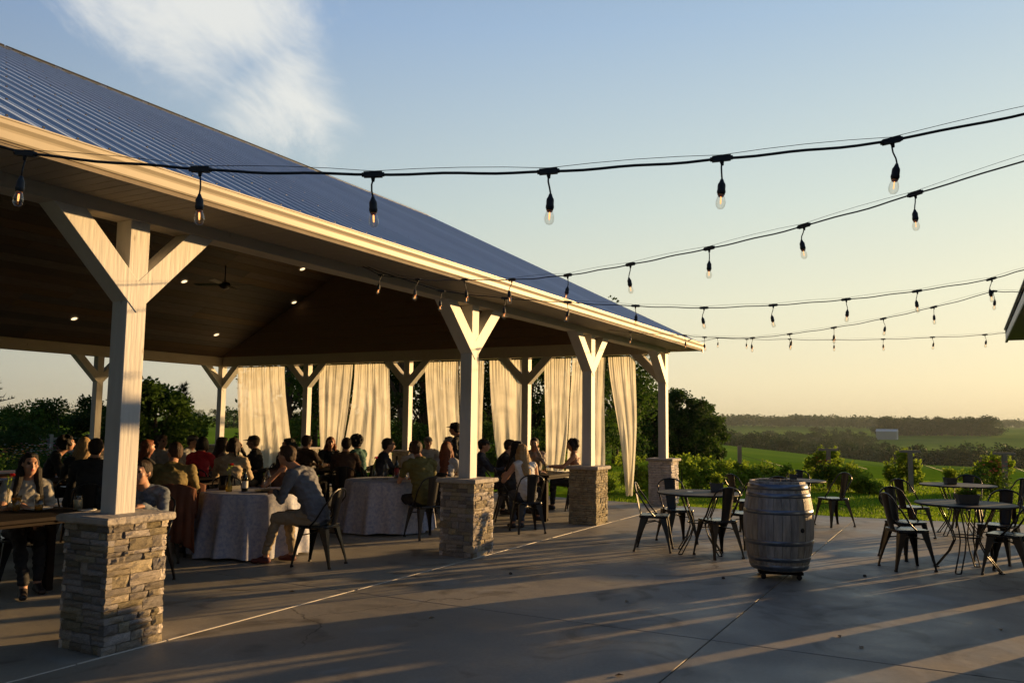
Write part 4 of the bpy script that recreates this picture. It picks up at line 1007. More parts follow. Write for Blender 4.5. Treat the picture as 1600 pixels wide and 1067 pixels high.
seated(5.60,7.04,1.165,-160,'man in grey checked shirt leaning out from behind the front post','chair under the man in checked shirt by the front post',PLAID,JEAN,'short','dkbrown',lean=14,armL='table',armR='lap',hy=-10,voxel=.0105,feet=(.1,.1))
seated(10.39,12.82,1.33,150,'far man in pale grey shirt facing us with glasses before him','chair under the far man in pale grey shirt',LGREY,K,'short','brown',lean=6)
seated(6.69,8.09,1.40,10,'big man in ochre and dark shirt hunched with his back to us','chair under the big hunched man in the ochre shirt',OCH,KHAKI,'short','brown',lean=24,big=1.18,hy=35,voxel=.011)
seated(10.72,12.54,1.33,120,'far guest in white shirt and cap near the far corner','chair under the far guest in white shirt and cap',WHITE,K,'short','dkbrown',lean=10,extra=['capgrey'])
seated(9.26,10.50,1.355,15,'woman in bright red jacket with black hair','chair under the woman in the bright red jacket',RED,K,'bob','black',lean=8,sex='f',hy=25)
seated(9.9,10.83,1.338,60,'woman in grey with long dark hair left of the far corner post','chair under the woman in grey with long dark hair',GREY,K,'long','dkbrown',lean=6,sex='f')
seated(8.37,8.88,1.388,8,'woman in beige top with low dark ponytail, back to us','chair under the woman in beige with the dark ponytail',BEIGE,K,'pony','dkbrown',lean=12,sex='f',big=1.05,hy=15)
seated(10.96,10.96,1.35,-75,'guest in black cap lifting a drink before the first curtain','chair under the guest lifting a drink',K,KHAKI,'short','sandy',lean=6,armR='raise',extra=['cap'])
seated(8.35,7.93,1.22,172,'dark bobbed woman across the white cloth table, hand raised, face sunlit','chair under the bobbed woman behind the nearer cloth table',BROWN,K,'bob','black',lean=14,sex='f',armL='table',armR='hold',hp=-6,sleeve='short',voxel=.0105)
seated(7.35,6.42,1.37,-62,'large man in grey sweater and khaki trousers hunched at the nearer cloth table','dark chair with sunlit rear leg under the man in grey sweater',LAV,KHAKI,'short','brown',lean=26,big=1.17,hy=-5,voxel=.0105,feet=(.12,-.06),shoe=mat('maroon sneaker',(.09,.02,.02),.7))
seated(10.24,9.54,1.34,-80,'slim dark profile facing left behind the man in grey sweater','chair under the slim dark profile facing left',K,K,'pony','black',lean=2,sex='f')
seated(11.49,10.40,1.36,40,'man with short brown hair in front of the second end post','chair under the short haired man by the second end post',BROWN,K,'short','dkbrown',lean=5)
seated(12.55,10.72,1.323,172,'red haired woman in black jacket before the split curtain','chair under the red haired woman before the split curtain',K,K,'wavy','red',lean=10,sex='f')
seated(11.20,9.21,1.34,5,'crop haired guest in brown shirt, back to us','chair under the crop haired guest in brown',BROWN,K,'short','dkbrown',lean=6,hy=10)
seated(11.68,9.25,1.39,-50,'curly black haired guest in teal jacket','chair under the curly haired guest in teal',TEAL,K,'curly','black',lean=8,sex='f')
seated(11.30,8.59,1.345,80,'guest in navy with glasses in profile before the curtain edge','chair under the guest in navy with glasses',NAVY,K,'short','dkbrown',lean=10,hy=0,extra=['glasses'],big=1.08)
seated(11.42,8.10,1.31,40,'black haired woman in white lace top turned right','chair under the black haired woman in white lace',WHITE,K,'bob','black',lean=14,sex='f',hy=-25)
seated(9.85,6.68,1.36,-28,'man in olive shirt and black trousers, back to us, beside the second pier','dark chair with bright rear leg under the man in olive',OLIVE,K,'short','brown',lean=16,big=1.1,sleeve='short',hy=-30,voxel=.0105,feet=(.15,.05))
seated(14.09,9.51,1.33,170,'far guest in grey cap behind the man in olive','chair under the far guest in grey cap',LGREY,K,'short','grey',lean=6,extra=['capgrey'])
seated(10.76,6.94,1.33,12,'woman with long wavy red hair and pale grey top by the second post','chair under the woman with long wavy red hair',LGREY,K,'vlong','red',lean=8,sex='f')
seated(13.53,8.54,1.35,-60,'grey haired man in grey shirt just left of the second post','chair under the grey haired man by the second post',LGREY,K,'short','grey',lean=6)
person(12.82,7.84,1.60,fc(12.82,7.84,-60),'standing server in black cap half hidden by the second post',K,K,'short','black',lean=16,extra=['cap'],stand=True,armL='down',armR='down')
seated(12.92,7.62,1.33,95,'man in navy shirt and black visor cap right of the second post','chair under the man in the black visor cap',NAVY,K,'short','dkbrown',lean=6,extra=['cap'])
seated(13.30,7.40,1.32,88,'man in black with his hand at his mouth, face sunlit','chair under the man in black with hand at mouth',K,K,'short','dkbrown',lean=12,armR='chin',sleeve='short',big=1.05)
seated(12.30,6.62,1.33,85,'long haired woman in sunglasses and dark vest over white top','chair under the long haired woman in sunglasses',pmat('vest',(.03,.035,.04)),K,'vlong','black',lean=6,sex='f',extra=['sunglasses'])
seated(14.35,7.25,1.35,172,'man in taupe shirt with a hand to his mouth before the third end post','chair under the man in the taupe shirt',pmat('taupe',(.26,.23,.2)),K,'short','black',lean=6,armL='chin',armR='hold',hy=-15)
seated(11.19,5.34+.42,1.30,-18,'blonde woman in white tank top and jeans, back to us','dark chair beside the third pier under the blonde woman',WHITE,JEAN,'wavy','blonde',lean=16,sex='f',sleeve='none',armL=(-.2,.42,.84),voxel=.0105)
seated(14.44,6.40,1.337,-85,'dark haired woman with bare shoulders half hidden by the third post','chair under the bare shouldered woman at the third post',mat('bare top',(.3,.15,.09),.6),K,'curly','black',lean=4,sex='f',sleeve='none')
flush()
# ------------------------------------------------------------------ tables under the roof
def long_table(cx,cy,lx,ly,rz,label,m_):
    t=thing('dining_table',label,'table',(cx,cy,0),rz)
    nb_=5
    for k in range(nb_):
        y0=-ly/2+k*ly/nb_; mb=MB(); mb.box(-lx/2,y0+.002,.722,lx/2,y0+ly/nb_-.002,.755); obj('tabletop_board',mb,m_,t,bevel=.003)
    mb=MB()
    for s_ in (-1,1): mb.box(-lx/2+.08,s_*(ly/2-.08)-.012,.685,lx/2-.08,s_*(ly/2-.08)+.012,.72); mb.box(s_*(lx/2-.08)-.012,-ly/2+.094,.685,s_*(lx/2-.08)+.012,ly/2-.094,.72)
    obj('apron',mb,m_,t)
    for sx in(-1,1):
        for sy in(-1,1): mb=MB(); x=sx*(lx/2-.12);y=sy*(ly/2-.12); mb.box(x-.035,y-.035,0,x+.035,y+.035,.628); obj('leg',mb,m_,t)
long_table(4.05,7.3,2.1,.8,0,'dark long table nearest us at the far left, behind the first pier',M_dark)
long_table(7.4,11.0,1.8,.75,0,'dark table in front of the curly dark haired guest',M_dark)
long_table(8.2,13.1,2.6,.8,0,'red brown wooden table at the back left under the roof',M_redwood)
long_table(7.9,9.7,2.0,.7,0,'dark table before the beige ponytail woman',M_dark)
long_table(9.7,11.65,2.4,.75,0,'dark table between the red jacket and the far guests',M_dark)
long_table(11.8,9.95,1.8,.7,0,'dark table beside the red haired woman in black',M_dark)
long_table(12.5,8.75,1.5,.7,0,'dark table behind the olive shirt man, near curtain three',M_dark)
long_table(13.05,6.35,1.3,.75,0,'dark table between second and third stone piers',M_dark)
M_damask=mat('white damask cloth',(.47,.47,.52),.75,col2=(.27,.30,.42),vscale=24,bump=.1,detail=2)
def round_cloth_table(cx,cy,label,lc,seed):
    random.seed(seed); t=thing('round_table',label,'table',(cx,cy,0))
    mb=MB(); mb.lathe([(.001,.715),(.59,.715),(.60,.725),(.59,.74),(.001,.74)],32,smooth=False,cap=False); obj('tabletop',mb,M_dark,t)
    mb=MB(); mb.tube([(0,0,.03),(0,0,.71)],.035,10); mb.box(-.3,-.03,0,.3,.03,.04); mb.box(-.03,-.3,.041,.03,.3,.07); obj('pedestal',mb,M_black,t)
    n=180; v=[(0,0,.747)]; f=[]; folds=[(random.uniform(0,2*PI),random.uniform(.7,1.3)) for _ in range(17)]; folds=[(2*PI*k/15+random.uniform(-.12,.12),random.uniform(.5,1.3)) for k in range(15)]
    rings=[(.3,.747,0),(.58,.747,0),(.607,.742,0),(.618,.72,.05),(.63,.62,.25),(.645,.48,.5),(.665,.33,.75),(.685,.18,.95),(.70,.03,1.05)]
    for r,z,a in rings:
        for j in range(n):
            q=2*PI*j/n; h=0
            for c_,am in folds:
                dq=(q-c_+PI)%(2*PI)-PI; h+=am*math.exp(-(dq/.10)**2)
            v.append(((r+a*(.075*h-.035))*math.cos(q),(r+a*(.075*h-.035))*math.sin(q),z+(.012*math.sin(q*5+seed)*a if z<.1 else 0)))
    for j in range(n): f.append((0,1+j,1+(j+1)%n))
    for i in range(len(rings)-1):
        for j in range(n): f.append((1+i*n+j,1+(i+1)*n+j,1+(i+1)*n+(j+1)%n,1+i*n+(j+1)%n))
    mb=MB(); mb.add(v,f,0,True); o=obj('tablecloth',mb,M_damask,None,(cx,cy,0)); tag(o,lc,'tablecloth')
round_cloth_table(7.6,7.67,'nearer round table beneath a patterned white cloth','long patterned white cloth over the nearer round table',3)
round_cloth_table(10.2,7.58,'farther round table beneath a patterned white cloth','long patterned white cloth over the farther round table',8)
random.seed(21)
# ------------------------------------------------------------------ things on the tables
M_gl=M_glass
def tint(n_,c_):
    m=bpy.data.materials.new(n_); m.use_nodes=True; t=m.node_tree; p=t.nodes['Principled BSDF']; p.inputs['Base Color'].default_value=(*c_,1); p.inputs['Roughness'].default_value=.15
    x=t.nodes.new('ShaderNodeBsdfTransparent'); x.inputs[0].default_value=(*c_,1); q=t.nodes.new('ShaderNodeMixShader'); q.inputs[0].default_value=.65; t.links.new(p.outputs[0],q.inputs[1]); t.links.new(x.outputs[0],q.inputs[2]); t.links.new(q.outputs[0],t.nodes['Material Output'].inputs['Surface']); MATS[n_]=m; return m
M_beer=tint('golden cider',(.85,.58,.12)); M_rose=tint('red drink',(.6,.05,.05)); M_gbot=mat('dark wine bottle glass',(.01,.015,.008),.12); M_ybot=tint('amber bottle glass',(.6,.5,.15))
def item(nm,label,cat,x,y,z,parts):
    t=thing(nm,label,cat,(x,y,z))
    for n_,prof,m_ in parts:
        mb=MB(); mb.lathe(prof,16,cap=False); obj(n_,mb,m_,t)
    return t
def pint(x,y,z,label,drink=M_beer,f=.10,h=.145): 
    return item('pint_glass',label,'glass',x,y,z,[('glass',[(.001,0),(.030,0),(.033,.01),(.043,h),(.041,h),(.031,.012),(.001,.012)],M_gl),('drink',[(.001,.013),(.030,.013),(.030+.009*f/h,f),(.001,f)],drink)])
def bottle(x,y,z,label,m_,h=.30,r=.037,lab=None):
    p=[('glass',[(.001,0),(r,.002),(r,h*.55),(r*.9,h*.63),(r*.38,h*.78),(r*.36,h*.97),(r*.42,h*.98),(r*.42,h),(.001,h)],m_)]
    if lab: p.append(('label',[(r+.001,h*.15),(r+.001,h*.45)],lab))
    return item('bottle',label,'bottle',x,y,z,p)
def vase(x,y,z,label,m_,petal,h=.19):
    t=item('bud_vase',label,'vase',x,y,z,[('glass',[(.001,0),(.034,.002),(.038,.05),(.03,.10),(.012,.14),(.014,h),(.011,h),(.001,.01)],m_)])
    mb=MB(); mb.tube([(0,0,.03),(.005,.0,.2),(.02,-.01,.30)],.0022,5); mb.tube([(0,0,.03),(-.005,.01,.2),(-.03,.02,.27)],.002,5); 
    for i in range(8): c=Vector((-.01+random.gauss(0,.02),random.gauss(0,.02),.22+random.uniform(0,.09))); mb.add([c,c+Vector((.02,.006,.014)),c+Vector((.004,.004,.03))],[(0,1,2)])
    obj('stem',mb,M_vine,t); mb=MB()
    for i in range(26):
        a=i*2.4;u=i/26; c=Vector((.02,-.01,.305)); d=Vector((math.cos(a)*(.5+u),math.sin(a)*(.5+u),1.1-u)).normalized()*.034; w_=Vector((-d.y,d.x,0)).normalized()*.012 if abs(d.z)<.033 else Vector((.012,0,0))
        mb.add([c,c+d*.7+w_,c+d,c+d*.7-w_],[(0,1,2,3)])
    obj('flower',mb,petal,t); return t
def plate(x,y,z,label,m_=M_white,r=.12): return item('plate',label,'plate',x,y,z,[('dish',[(.001,.003),(r*.6,.003),(r,.016),(r,.020),(r*.6,.008),(.001,.008)],m_)])
PKM=mat('pink petals',(.62,.06,.16),.6,translucent=.4); RDM=mat('crimson petals',(.45,.02,.03),.6,translucent=.4); YLM=mat('orange petals',(.6,.25,.02),.6,translucent=.4)
Z=.757
pint(4.60,7.52,Z,'left pint glass of golden cider on the nearest table',f=.12); pint(4.71,7.36,Z,'right pint glass of golden cider on the nearest table',f=.06); pint(4.36,7.60,Z,'pint glass at the picture edge on the nearest table',M_rose,.09)
item('mason_jar','mason jar with frosted drink on the nearest table by the post','jar',4.98,7.2,Z,[('glass',[(.001,0),(.038,.002),(.041,.01),(.041,.10),(.033,.12),(.034,.145),(.031,.145),(.030,.12),(.001,.012)],M_gl),('drink',[(.001,.004),(.037,.006),(.038,.095),(.001,.097)],mat('lemonade',(.5,.47,.36),.3,translucent=.5))])
plate(4.80,7.50,Z,'white plate beside the cider glasses'); plate(4.95,7.02,Z,'white saucer below the mason jar',r=.08)
vase(4.62,7.68,Z,'bud vase with crimson flower before the long haired woman',M_gl,RDM)
zt=.749
vase(7.27,7.72,zt,'amber bottle vase with red flowers on the nearer cloth table',M_ybot,RDM,.2); bottle(7.42,7.62,zt,'dark bottle with pale label on the nearer cloth table',M_gbot,.27,lab=mat('paper label',(.55,.53,.48),.8)); bottle(7.72,7.55,zt,'clear swing-top carafe on the nearer cloth table',M_gl,.29,.04)
plate(7.55,7.35,zt,'dark oval platter on the nearer cloth table',M_black,.17); pint(7.95,7.35,zt,'short tumbler near the sweater man on the cloth table',f=.03,h=.09)
mb=MB(); mb.box(-.11,-.07,0,.11,.07,.05); mb.tube([(-.08,0,.05),(-.06,0,.15),(0,0,.19),(.06,0,.15),(.08,0,.05)],.008,6); o=obj('bread_basket',mb,M_black,None,(7.5,7.95,zt),bevel=.01); tag(o,'black handled basket between bottles on the nearer cloth table','basket')
vase(9.98,7.66,zt,'green glass vase with pink flower on the farther cloth table',M_gl,PKM,.18); bottle(10.05,7.5,zt,'tall clear bottle beside the pink flower',M_gl,.30); bottle(10.45,7.6,zt,'slim dark wine bottle on the farther cloth table',M_gbot,.33,lab=mat('red label',(.35,.03,.03),.7)); pint(10.25,7.45,zt,'tumbler beside the slim wine bottle',h=.11,f=.02); plate(10.35,7.2,zt,'white plate near the olive shirt man')
mb=MB(); mb.box(-.045,-.004,0,.045,.004,.1); o=obj('menu_card',mb,M_white,None,(10.55,7.3,zt)); o.rotation_euler=(.12,0,-.9); tag(o,'upright cream menu card on the farther cloth table','menu card')
bottle(12.75,6.5,Z,'green bottle at the table right of the second pier',M_ybot,.26); pint(12.95,6.3,Z,'water glass between sunglasses woman and blonde woman',M_beer,.02); pint(13.2,6.45,Z,'second water glass on the table between piers',M_beer,.05); plate(13.3,6.2,Z,'white plate on the table between piers')
item('bucket','small brass bucket on the back left table','bucket',7.35,10.9,Z,[('pail',[(.001,0),(.05,.0),(.07,.14),(.066,.14),(.047,.006),(.001,.006)],mat('brass pail',(.4,.25,.06),.35,metal=.8))])
for x,y,lb in ((9.2,11.6,'water glass before the red jacket woman'),(9.9,11.75,'tall glass before the far pale shirt man'),(10.3,11.6,'tumbler at the far table right end'),(11.5,10.0,'tall clear glass before the red haired woman'),(12.1,9.9,'pint glass left of the teal jacket'),(12.35,8.7,'stemmed glass near the white lace woman'),(7.6,9.8,'water glass before the beige ponytail woman'),(8.4,9.7,'pint glass with amber drink beyond the cloth table')): pint(x,y,Z,lb,f=random.choice([.03,.07]))
bottle(11.65,9.85,Z,'clear water bottle before the red haired woman',M_gl,.3)
# jacket over the chair back
def jacket(x,y,rz,label):
    mb=MB(); v=[];f=[]; nx,nz_=22,22
    for i in range(nz_+1):
        u=i/nz_
        for j in range(nx+1):
            q=j/nx-.5; wd=.48+.10*abs(u-.35)
            if u<.3: yy=-.20+.02; zz=.55+u/.3*.30
            else: yy=-.285-.03*math.sin((u-.3)*4); zz=.86-(u-.3)/.7*.62
            if .25<u<.36: zz=.868; yy=-.24
            fold=.022*math.sin(q*34+u*3)*min(1,abs(u-.3)*3)
            zz-=abs(q)**2*.35*(.4+u)
            v.append((q*wd,yy-fold,zz))
    for i in range(nz_):
        for j in range(nx): a=i*(nx+1)+j; f.append((a,a+1,a+nx+2,a+nx+1))
    mb.add(v,f,0,True); o=obj('jacket',mb,mat('rust jacket cloth',(.16,.05,.02),.75,var=.25,translucent=.15),None,(x,y,0)); o.rotation_euler=(0,0,rz); s_=o.modifiers.new('thick','SOLIDIFY'); s_.thickness=.012; tag(o,label,'jacket')
jacket(6.75,8.0,fc(6.69,8.09,10),'rust brown jacket draped over the chair of the ochre shirt man')
jacket(7.15,8.35,fc(7.15,8.35,0),'second rust jacket hanging from an empty chair by the cloth table'); chair(7.15,8.35,fc(7.15,8.35,0),'empty chair wearing a rust jacket beside the nearer cloth table','black metal chairs under the pavilion guests')
# ------------------------------------------------------------------ curtains
M_cur=bpy.data.materials.new('sheer cream voile'); M_cur.use_nodes=True; t=M_cur.node_tree; t.nodes.clear(); L=t.links.new
o_=t.nodes.new('ShaderNodeOutputMaterial'); df=t.nodes.new('ShaderNodeBsdfDiffuse'); df.inputs[0].default_value=(.66,.64,.56,1); tr=t.nodes.new('ShaderNodeBsdfTranslucent'); tr.inputs[0].default_value=(.68,.66,.58,1); tp_=t.nodes.new('ShaderNodeBsdfTransparent'); a1=t.nodes.new('ShaderNodeMixShader'); a1.inputs[0].default_value=.62; a2=t.nodes.new('ShaderNodeMixShader'); a2.inputs[0].default_value=.13
L(df.outputs[0],a1.inputs[1]);L(tr.outputs[0],a1.inputs[2]);L(a1.outputs[0],a2.inputs[1]);L(tp_.outputs[0],a2.inputs[2]);L(a2.outputs[0],o_.inputs[0])
tcc=t.nodes.new('ShaderNodeTexCoord'); nzc=t.nodes.new('ShaderNodeTexNoise'); nzc.inputs['Scale'].default_value=1.4; nzc.inputs['Detail'].default_value=5; nzc.inputs['Distortion'].default_value=1.2; L(tcc.outputs['Object'],nzc.inputs['Vector']); rr_=t.nodes.new('ShaderNodeMapRange'); rr_.inputs['From Min'].default_value=.35; rr_.inputs['From Max'].default_value=.7; rr_.inputs['To Min'].default_value=.04; rr_.inputs['To Max'].default_value=.34; L(nzc.outputs['Fac'],rr_.inputs['Value']); L(rr_.outputs[0],a2.inputs[0])
nb2=t.nodes.new('ShaderNodeTexNoise'); nb2.inputs['Scale'].default_value=3; nb2.inputs['Detail'].default_value=7; mpc=t.nodes.new('ShaderNodeMapping'); mpc.inputs['Scale'].default_value=(2,7,.6); L(tcc.outputs['Object'],mpc.inputs[0]); L(mpc.outputs[0],nb2.inputs['Vector']); bpc=t.nodes.new('ShaderNodeBump'); bpc.inputs['Strength'].default_value=.8; bpc.inputs['Distance'].default_value=.03; L(nb2.outputs['Fac'],bpc.inputs['Height']); L(bpc.outputs[0],df.inputs['Normal']); L(bpc.outputs[0],tr.inputs['Normal'])
def curtain(yt0,yt1,yb0,yb1,zb,label,folds,bil=.1,seed=1,pinch=None):
    rs=random.Random(seed); nx,nz_=90,34; v=[];f=[]; ph=[rs.uniform(0,6) for _ in range(4)]; xw_=XE-.03
    for i in range(nz_+1):
        u=i/nz_; z=3.015+(zb-3.015)*u
        for j in range(nx+1):
            q=j/nx; k=u**1.4; a=yt0+(yb0-yt0)*k; b_=yt1+(yb1-yt1)*k
            y=a+(b_-a)*q
            amp=(.014+.022*u)*(.35+.9*abs(math.sin(q*5+ph[2])))
            fq=folds*.62; fx=math.sin(q*fq*2*PI+ph[0]+.8*math.sin(u*2.5+ph[1]))+.35*math.sin(q*fq*3.7*PI+ph[2]+u*2)+.3*math.sin(q*folds*1.1*PI+ph[3]-u*3)
            x=xw_+amp*fx*(1+.9*noise.noise(Vector((q*3,u*2,seed))))+.012*max(0,1-u*3)*math.sin(q*folds*16)+.03*noise.noise(Vector((q*5+seed,u*4,1)))*u+bil*math.sin(PI*min(1,u*1.0))*(.5+.5*math.sin(q*PI))*u
            top=.010*abs(math.sin(q*folds*2*PI)) if i==0 else 0
            v.append((x,y+.012*math.sin(u*6+ph[1])+.014*math.cos(q*folds*2*PI+ph[0])*u,z-top+(.03*math.sin(q*9+ph[0]) if i==nz_ else 0)))
    for i in range(nz_):
        for j in range(nx): a=i*(nx+1)+j; f.append((a,a+1,a+nx+2,a+nx+1))
    mb=MB(); mb.add(v,f,0,True); o=obj('curtain',mb,M_cur); tag(o,label,'curtain','sheer curtains along the far end of the pavilion')
curtain(17.43,15.73,17.25,15.25,.35,'leftmost sheer curtain, beside the far corner post',9,.15,1)
curtain(14.53,13.45,14.40,13.86,.35,'left half of the pair of curtains between second and third posts from the left',7,.08,2)
curtain(13.40,12.34,13.80,12.15,.35,'wide right half of the paired curtains behind the teal jacket',8,.14,3)
curtain(11.27,10.35,11.02,10.25,.35,'curtain behind the standing server, left of the second front post',6,.08,4)
curtain(10.30,9.64,10.20,9.70,.35,'narrow curtain seen just right of the second front post',5,.06,5)
curtain(9.51,8.68,9.22,8.72,.4,'single smooth curtain behind the man with his hand at his mouth',4,.16,6)
curtain(8.09,7.45,8.06,7.66,.35,'tapering curtain behind the blonde woman',5,.06,7)
curtain(7.44,6.67,7.62,6.70,.4,'curtain partly behind the third front post',6,.08,8)
curtain(6.59,5.98,6.17,6.07,.16,'windblown curtain twisted to a point beside the lawn',5,.30,9)
# ------------------------------------------------------------------ trees and shrubs
def leaves(mb,c,rad,n,ls,rnd,flat=.8):
    for _ in range(n):
        d=Vector((rnd.gauss(0,1),rnd.gauss(0,1),rnd.gauss(0,1))).normalized()*(rnd.random()**.45)
        p=c+Vector((d.x*rad[0],d.y*rad[1],d.z*rad[2])); s_=ls*rnd.uniform(.6,1.3)
        a=Vector((rnd.gauss(0,1),rnd.gauss(0,1),rnd.gauss(0,1)*flat)).normalized(); b_=a.orthogonal().normalized(); b_=(Matrix.Rotation(rnd.uniform(0,6.3),3,a)@b_)
        mb.add([p,p+a*s_*.5+b_*s_*.32,p+a*s_,p+a*s_*.5-b_*s_*.32],[(0,1,2,3)])
def broadleaf(name,x,y,h,w,label,leafm,seed,n=5000,ls=.16,base=.15,clumps=26,group=None,open_=0,shape=1.0):
    rnd=random.Random(seed); z0=terrain(x,y)-.05; t=thing(name,label,'tree' if 'tree' in name or 'pine' in name else 'shrub',(x,y,z0),rnd.uniform(0,6),group)
    tr_=MB(); cm=MB(); top=Vector((rnd.uniform(-.05,.05)*h,0,h*.86)); tr_.tube([(0,0,-.2),(.01*h,0,h*.3),(.0,.015*h,h*.6),top],[.030*h,.024*h,.015*h,.004*h],9)
    for k in range(clumps):
        u=rnd.uniform(base,1)**.85; a=rnd.uniform(0,2*PI); prof=math.sin(PI*min(1,max(.04,(u-base*.6)/(1.08-base*.6)))**shape)**.6
        rr=w*prof*rnd.uniform(.45,1.0)*(1 if rnd.random()<.85 else 1.15); c=Vector((rr*math.cos(a),rr*math.sin(a),u*h*.95))
        cr_=w*rnd.uniform(.22,.42)*(1-.4*open_); leaves(cm,c,(cr_,cr_,cr_*.72),n//clumps,ls,rnd)
        if k%2==0: q=max(.12,u-.28); tr_.tube([(0,0,q*h*.85),c*.5+Vector((0,0,q*h*.42)),c],[.012*h*(1.1-u),.007*h*(1.1-u),.0015*h],5)
    obj('trunk',tr_,M_bark,t); obj('crown',cm,leafm,t); return t
def pine(x,y,h,w,label,seed,n=5200,group=None):
    rnd=random.Random(seed); z0=terrain(x,y)-.05; t=thing('pine_tree',label,'tree',(x,y,z0),rnd.uniform(0,6),group); tr_=MB();cm=MB(); tr_.tube([(0,0,-.2),(0,0,h*.95)],[.03*h,.004*h],8)
    nb_=70
    for k in range(nb_):
        u=.06+.92*k/nb_; a=k*2.4+rnd.uniform(-.3,.3); L_=w*(1.02-u)**.8*rnd.uniform(.75,1.1); z=u*h; e=Vector((L_*math.cos(a),L_*math.sin(a),z+.25*L_)); tr_.tube([(0,0,z),tuple(e)],[.01*h*(1.1-u),.002*h],4)
        for q in range(int(n/nb_/6)+1):
            s_=rnd.uniform(.35,1.0); c=Vector((0,0,z)).lerp(e,s_)
            for _ in range(6):
                d=Vector((math.cos(a)*.5+rnd.gauss(0,.5),math.sin(a)*.5+rnd.gauss(0,.5),.45+rnd.gauss(0,.35))).normalized()*rnd.uniform(.12,.26); o=Vector((-d.y,d.x,0)).normalized()*.014; cm.add([c-o,c+o,c+d],[(0,1,2)])
    obj('trunk',tr_,M_bark,t); obj('crown',cm,M_needle,t); return t
def P_(b,r): return pol(b,r)
pine(*P_(61.2,36),4.6,2.3,'pine tree cut by the left edge of the picture',1)
for k,(b,r,h,w,lf,lb) in enumerate(((58.6,33,2.0,1.5,M_leafA,'low green shrub right of the edge pine'),(57.6,34,2.4,1.1,M_leafA,'pointed leafy sapling above the left shrubs'),(56.6,33,2.2,1.3,M_leafB,'feathery shrub between sapling and dark tree'),(59.7,30,1.5,1.3,M_leafB,'dark shrub at the foot of the edge pine'))): broadleaf('shrub',*P_(b,r),h,w,lb,lf,20+k,3800,.11,.02,20)
broadleaf('round_tree',*P_(54.7,27),2.35,.95,'very dark round tree behind the far back post',M_leafB,31,6500,.10,.02,34)
broadleaf('round_tree',*P_(51.2,25.5),2.75,1.25,'big green leafy tree just right of the front post',M_leafA,32,9000,.13,.03,40)
broadleaf('round_tree',*P_(49.6,27),2.0,.8,'lower green bush in front of the small pine',M_leafA,33,4500,.12,.02,24)
pine(*P_(49.75,31),2.9,.9,'small dark pine tip behind the leafy tree',5,3000)
for k,(b,r,h,w) in enumerate(((43.2,33,7.5,2.6),(41.6,36,8.5,2.6),(39.6,40,9.5,3.2),(37.4,36,8.5,2.5),(35.8,33,8.2,2.1),(34.2,34,9,2.2),(32.2,38,9,3),(30.6,33,7.5,2.3),(28.9,36,8,2.8),(27.0,34,7.5,2.4),(25.2,33,7.2,2.5),(23.2,36,7.0,2.6),(21.3,38,5.8,2.2))):
    broadleaf('tall_tree',*P_(b,r),h,w,['tall tree behind the left curtain gap','tall dark tree left of the split curtains','broad tree behind the split curtains','tree behind the right edge of the split curtains','open branched tree left of the fourth end post','bare limbed tree right of the fourth end post','broad tree hidden by the curtain near the server','dark tree in the gap right of the second front post','tree behind the smooth single curtain','dark tree right of the third end post','dense tree behind the tapering curtain','dense tree behind the third front post','tree behind the windblown curtain'][k],M_leafB if k%3 else M_leafA,50+k,5200 if k in(4,5) else 7500,.17 if k not in(4,5) else .13,.10,34 if k not in (4,5) else 26,'tall trees beyond the curtains',open_=.5 if k in(4,5) else 0)
for k,(b,r,h,w,lb) in enumerate(((19.8,44,4.35,1.0,'pointed light green tree beside the windblown curtain'),(18.7,45,3.6,1.5,'dark tree just left of the corner post'),(17.5,46,3.75,1.6,'feathery tree behind the corner post'),(16.5,46,3.7,1.4,'tree with ragged top right of the corner post'),(15.6,47,3.1,1.3,'rounded tree at the right end of the grove'),(14.9,48,2.4,.9,'lowest tree at the right end of the grove'))): broadleaf('grove_tree',*P_(b,r),h,w,lb,M_leafA if k%2==0 else M_leafB,80+k,9000,.15,.01,44,'grove beyond the corner post')
for k in range(9): b=44-k*2.7; broadleaf('hedge_shrub',*P_(b,28+(k%2)*1.2),1.5+.25*(k%3),1.35,['low shrub under the leftmost curtain gap','low shrub behind the dark profile guest','low shrub below the split curtains left','low shrub below the split curtains right','bright shrub between curtain two and three','low shrub under the bare limbed tree','low shrub behind the second front post','low shrub behind the taupe shirt man','low shrub behind the third front post'][k],M_leafA,120+k,3200,.12,.02,16,'low shrubs beyond the floor edge')
# vines
def vine(x,y,h,w,label,seed,n=1100,group='grape vines on the trellis rows'):
    rnd=random.Random(seed); z0=terrain(x,y); t=thing('grape_vine',label,'vine',(x,y,z0),0,group); tr_=MB(); tr_.tube([(0,0,-.05),(.03,.02,h*.4),(-.02,0,h*.75)],[.022,.018,.01],6); cm=MB()
    for k in range(12): c=Vector((rnd.uniform(-w,w),rnd.uniform(-w,w),h*rnd.uniform(.25,.9))); leaves(cm,c,(w*.45,w*.45,h*.2),n//12,.085,rnd)
    for k in range(5):
        c=Vector((rnd.uniform(-w,w),rnd.uniform(-w,w),h*.85)); e=c+Vector((rnd.gauss(0,.12),rnd.gauss(0,.12),rnd.uniform(.08,.2))); leaves(cm,(c+e)/2,(.05,.05,.12),18,.06,rnd)
    obj('stem',tr_,M_bark,t); obj('foliage',cm,M_vine,t)
row=[(16.9,7.6,1.15),(17.3,6.95,1.15),(17.8,6.4,1.1),(18.3,5.95,1.05),(18.9,5.65,1.1),(19.5,5.35,1.02),(20.0,5.05,.9),(20.6,4.75,.85),(21.0,4.4,.85),(21.5,4.05,.75),(21.9,3.75,.6),(22.3,3.5,.42)]
row=[(x+1.2,y+.45,h) for x,y,h in row]
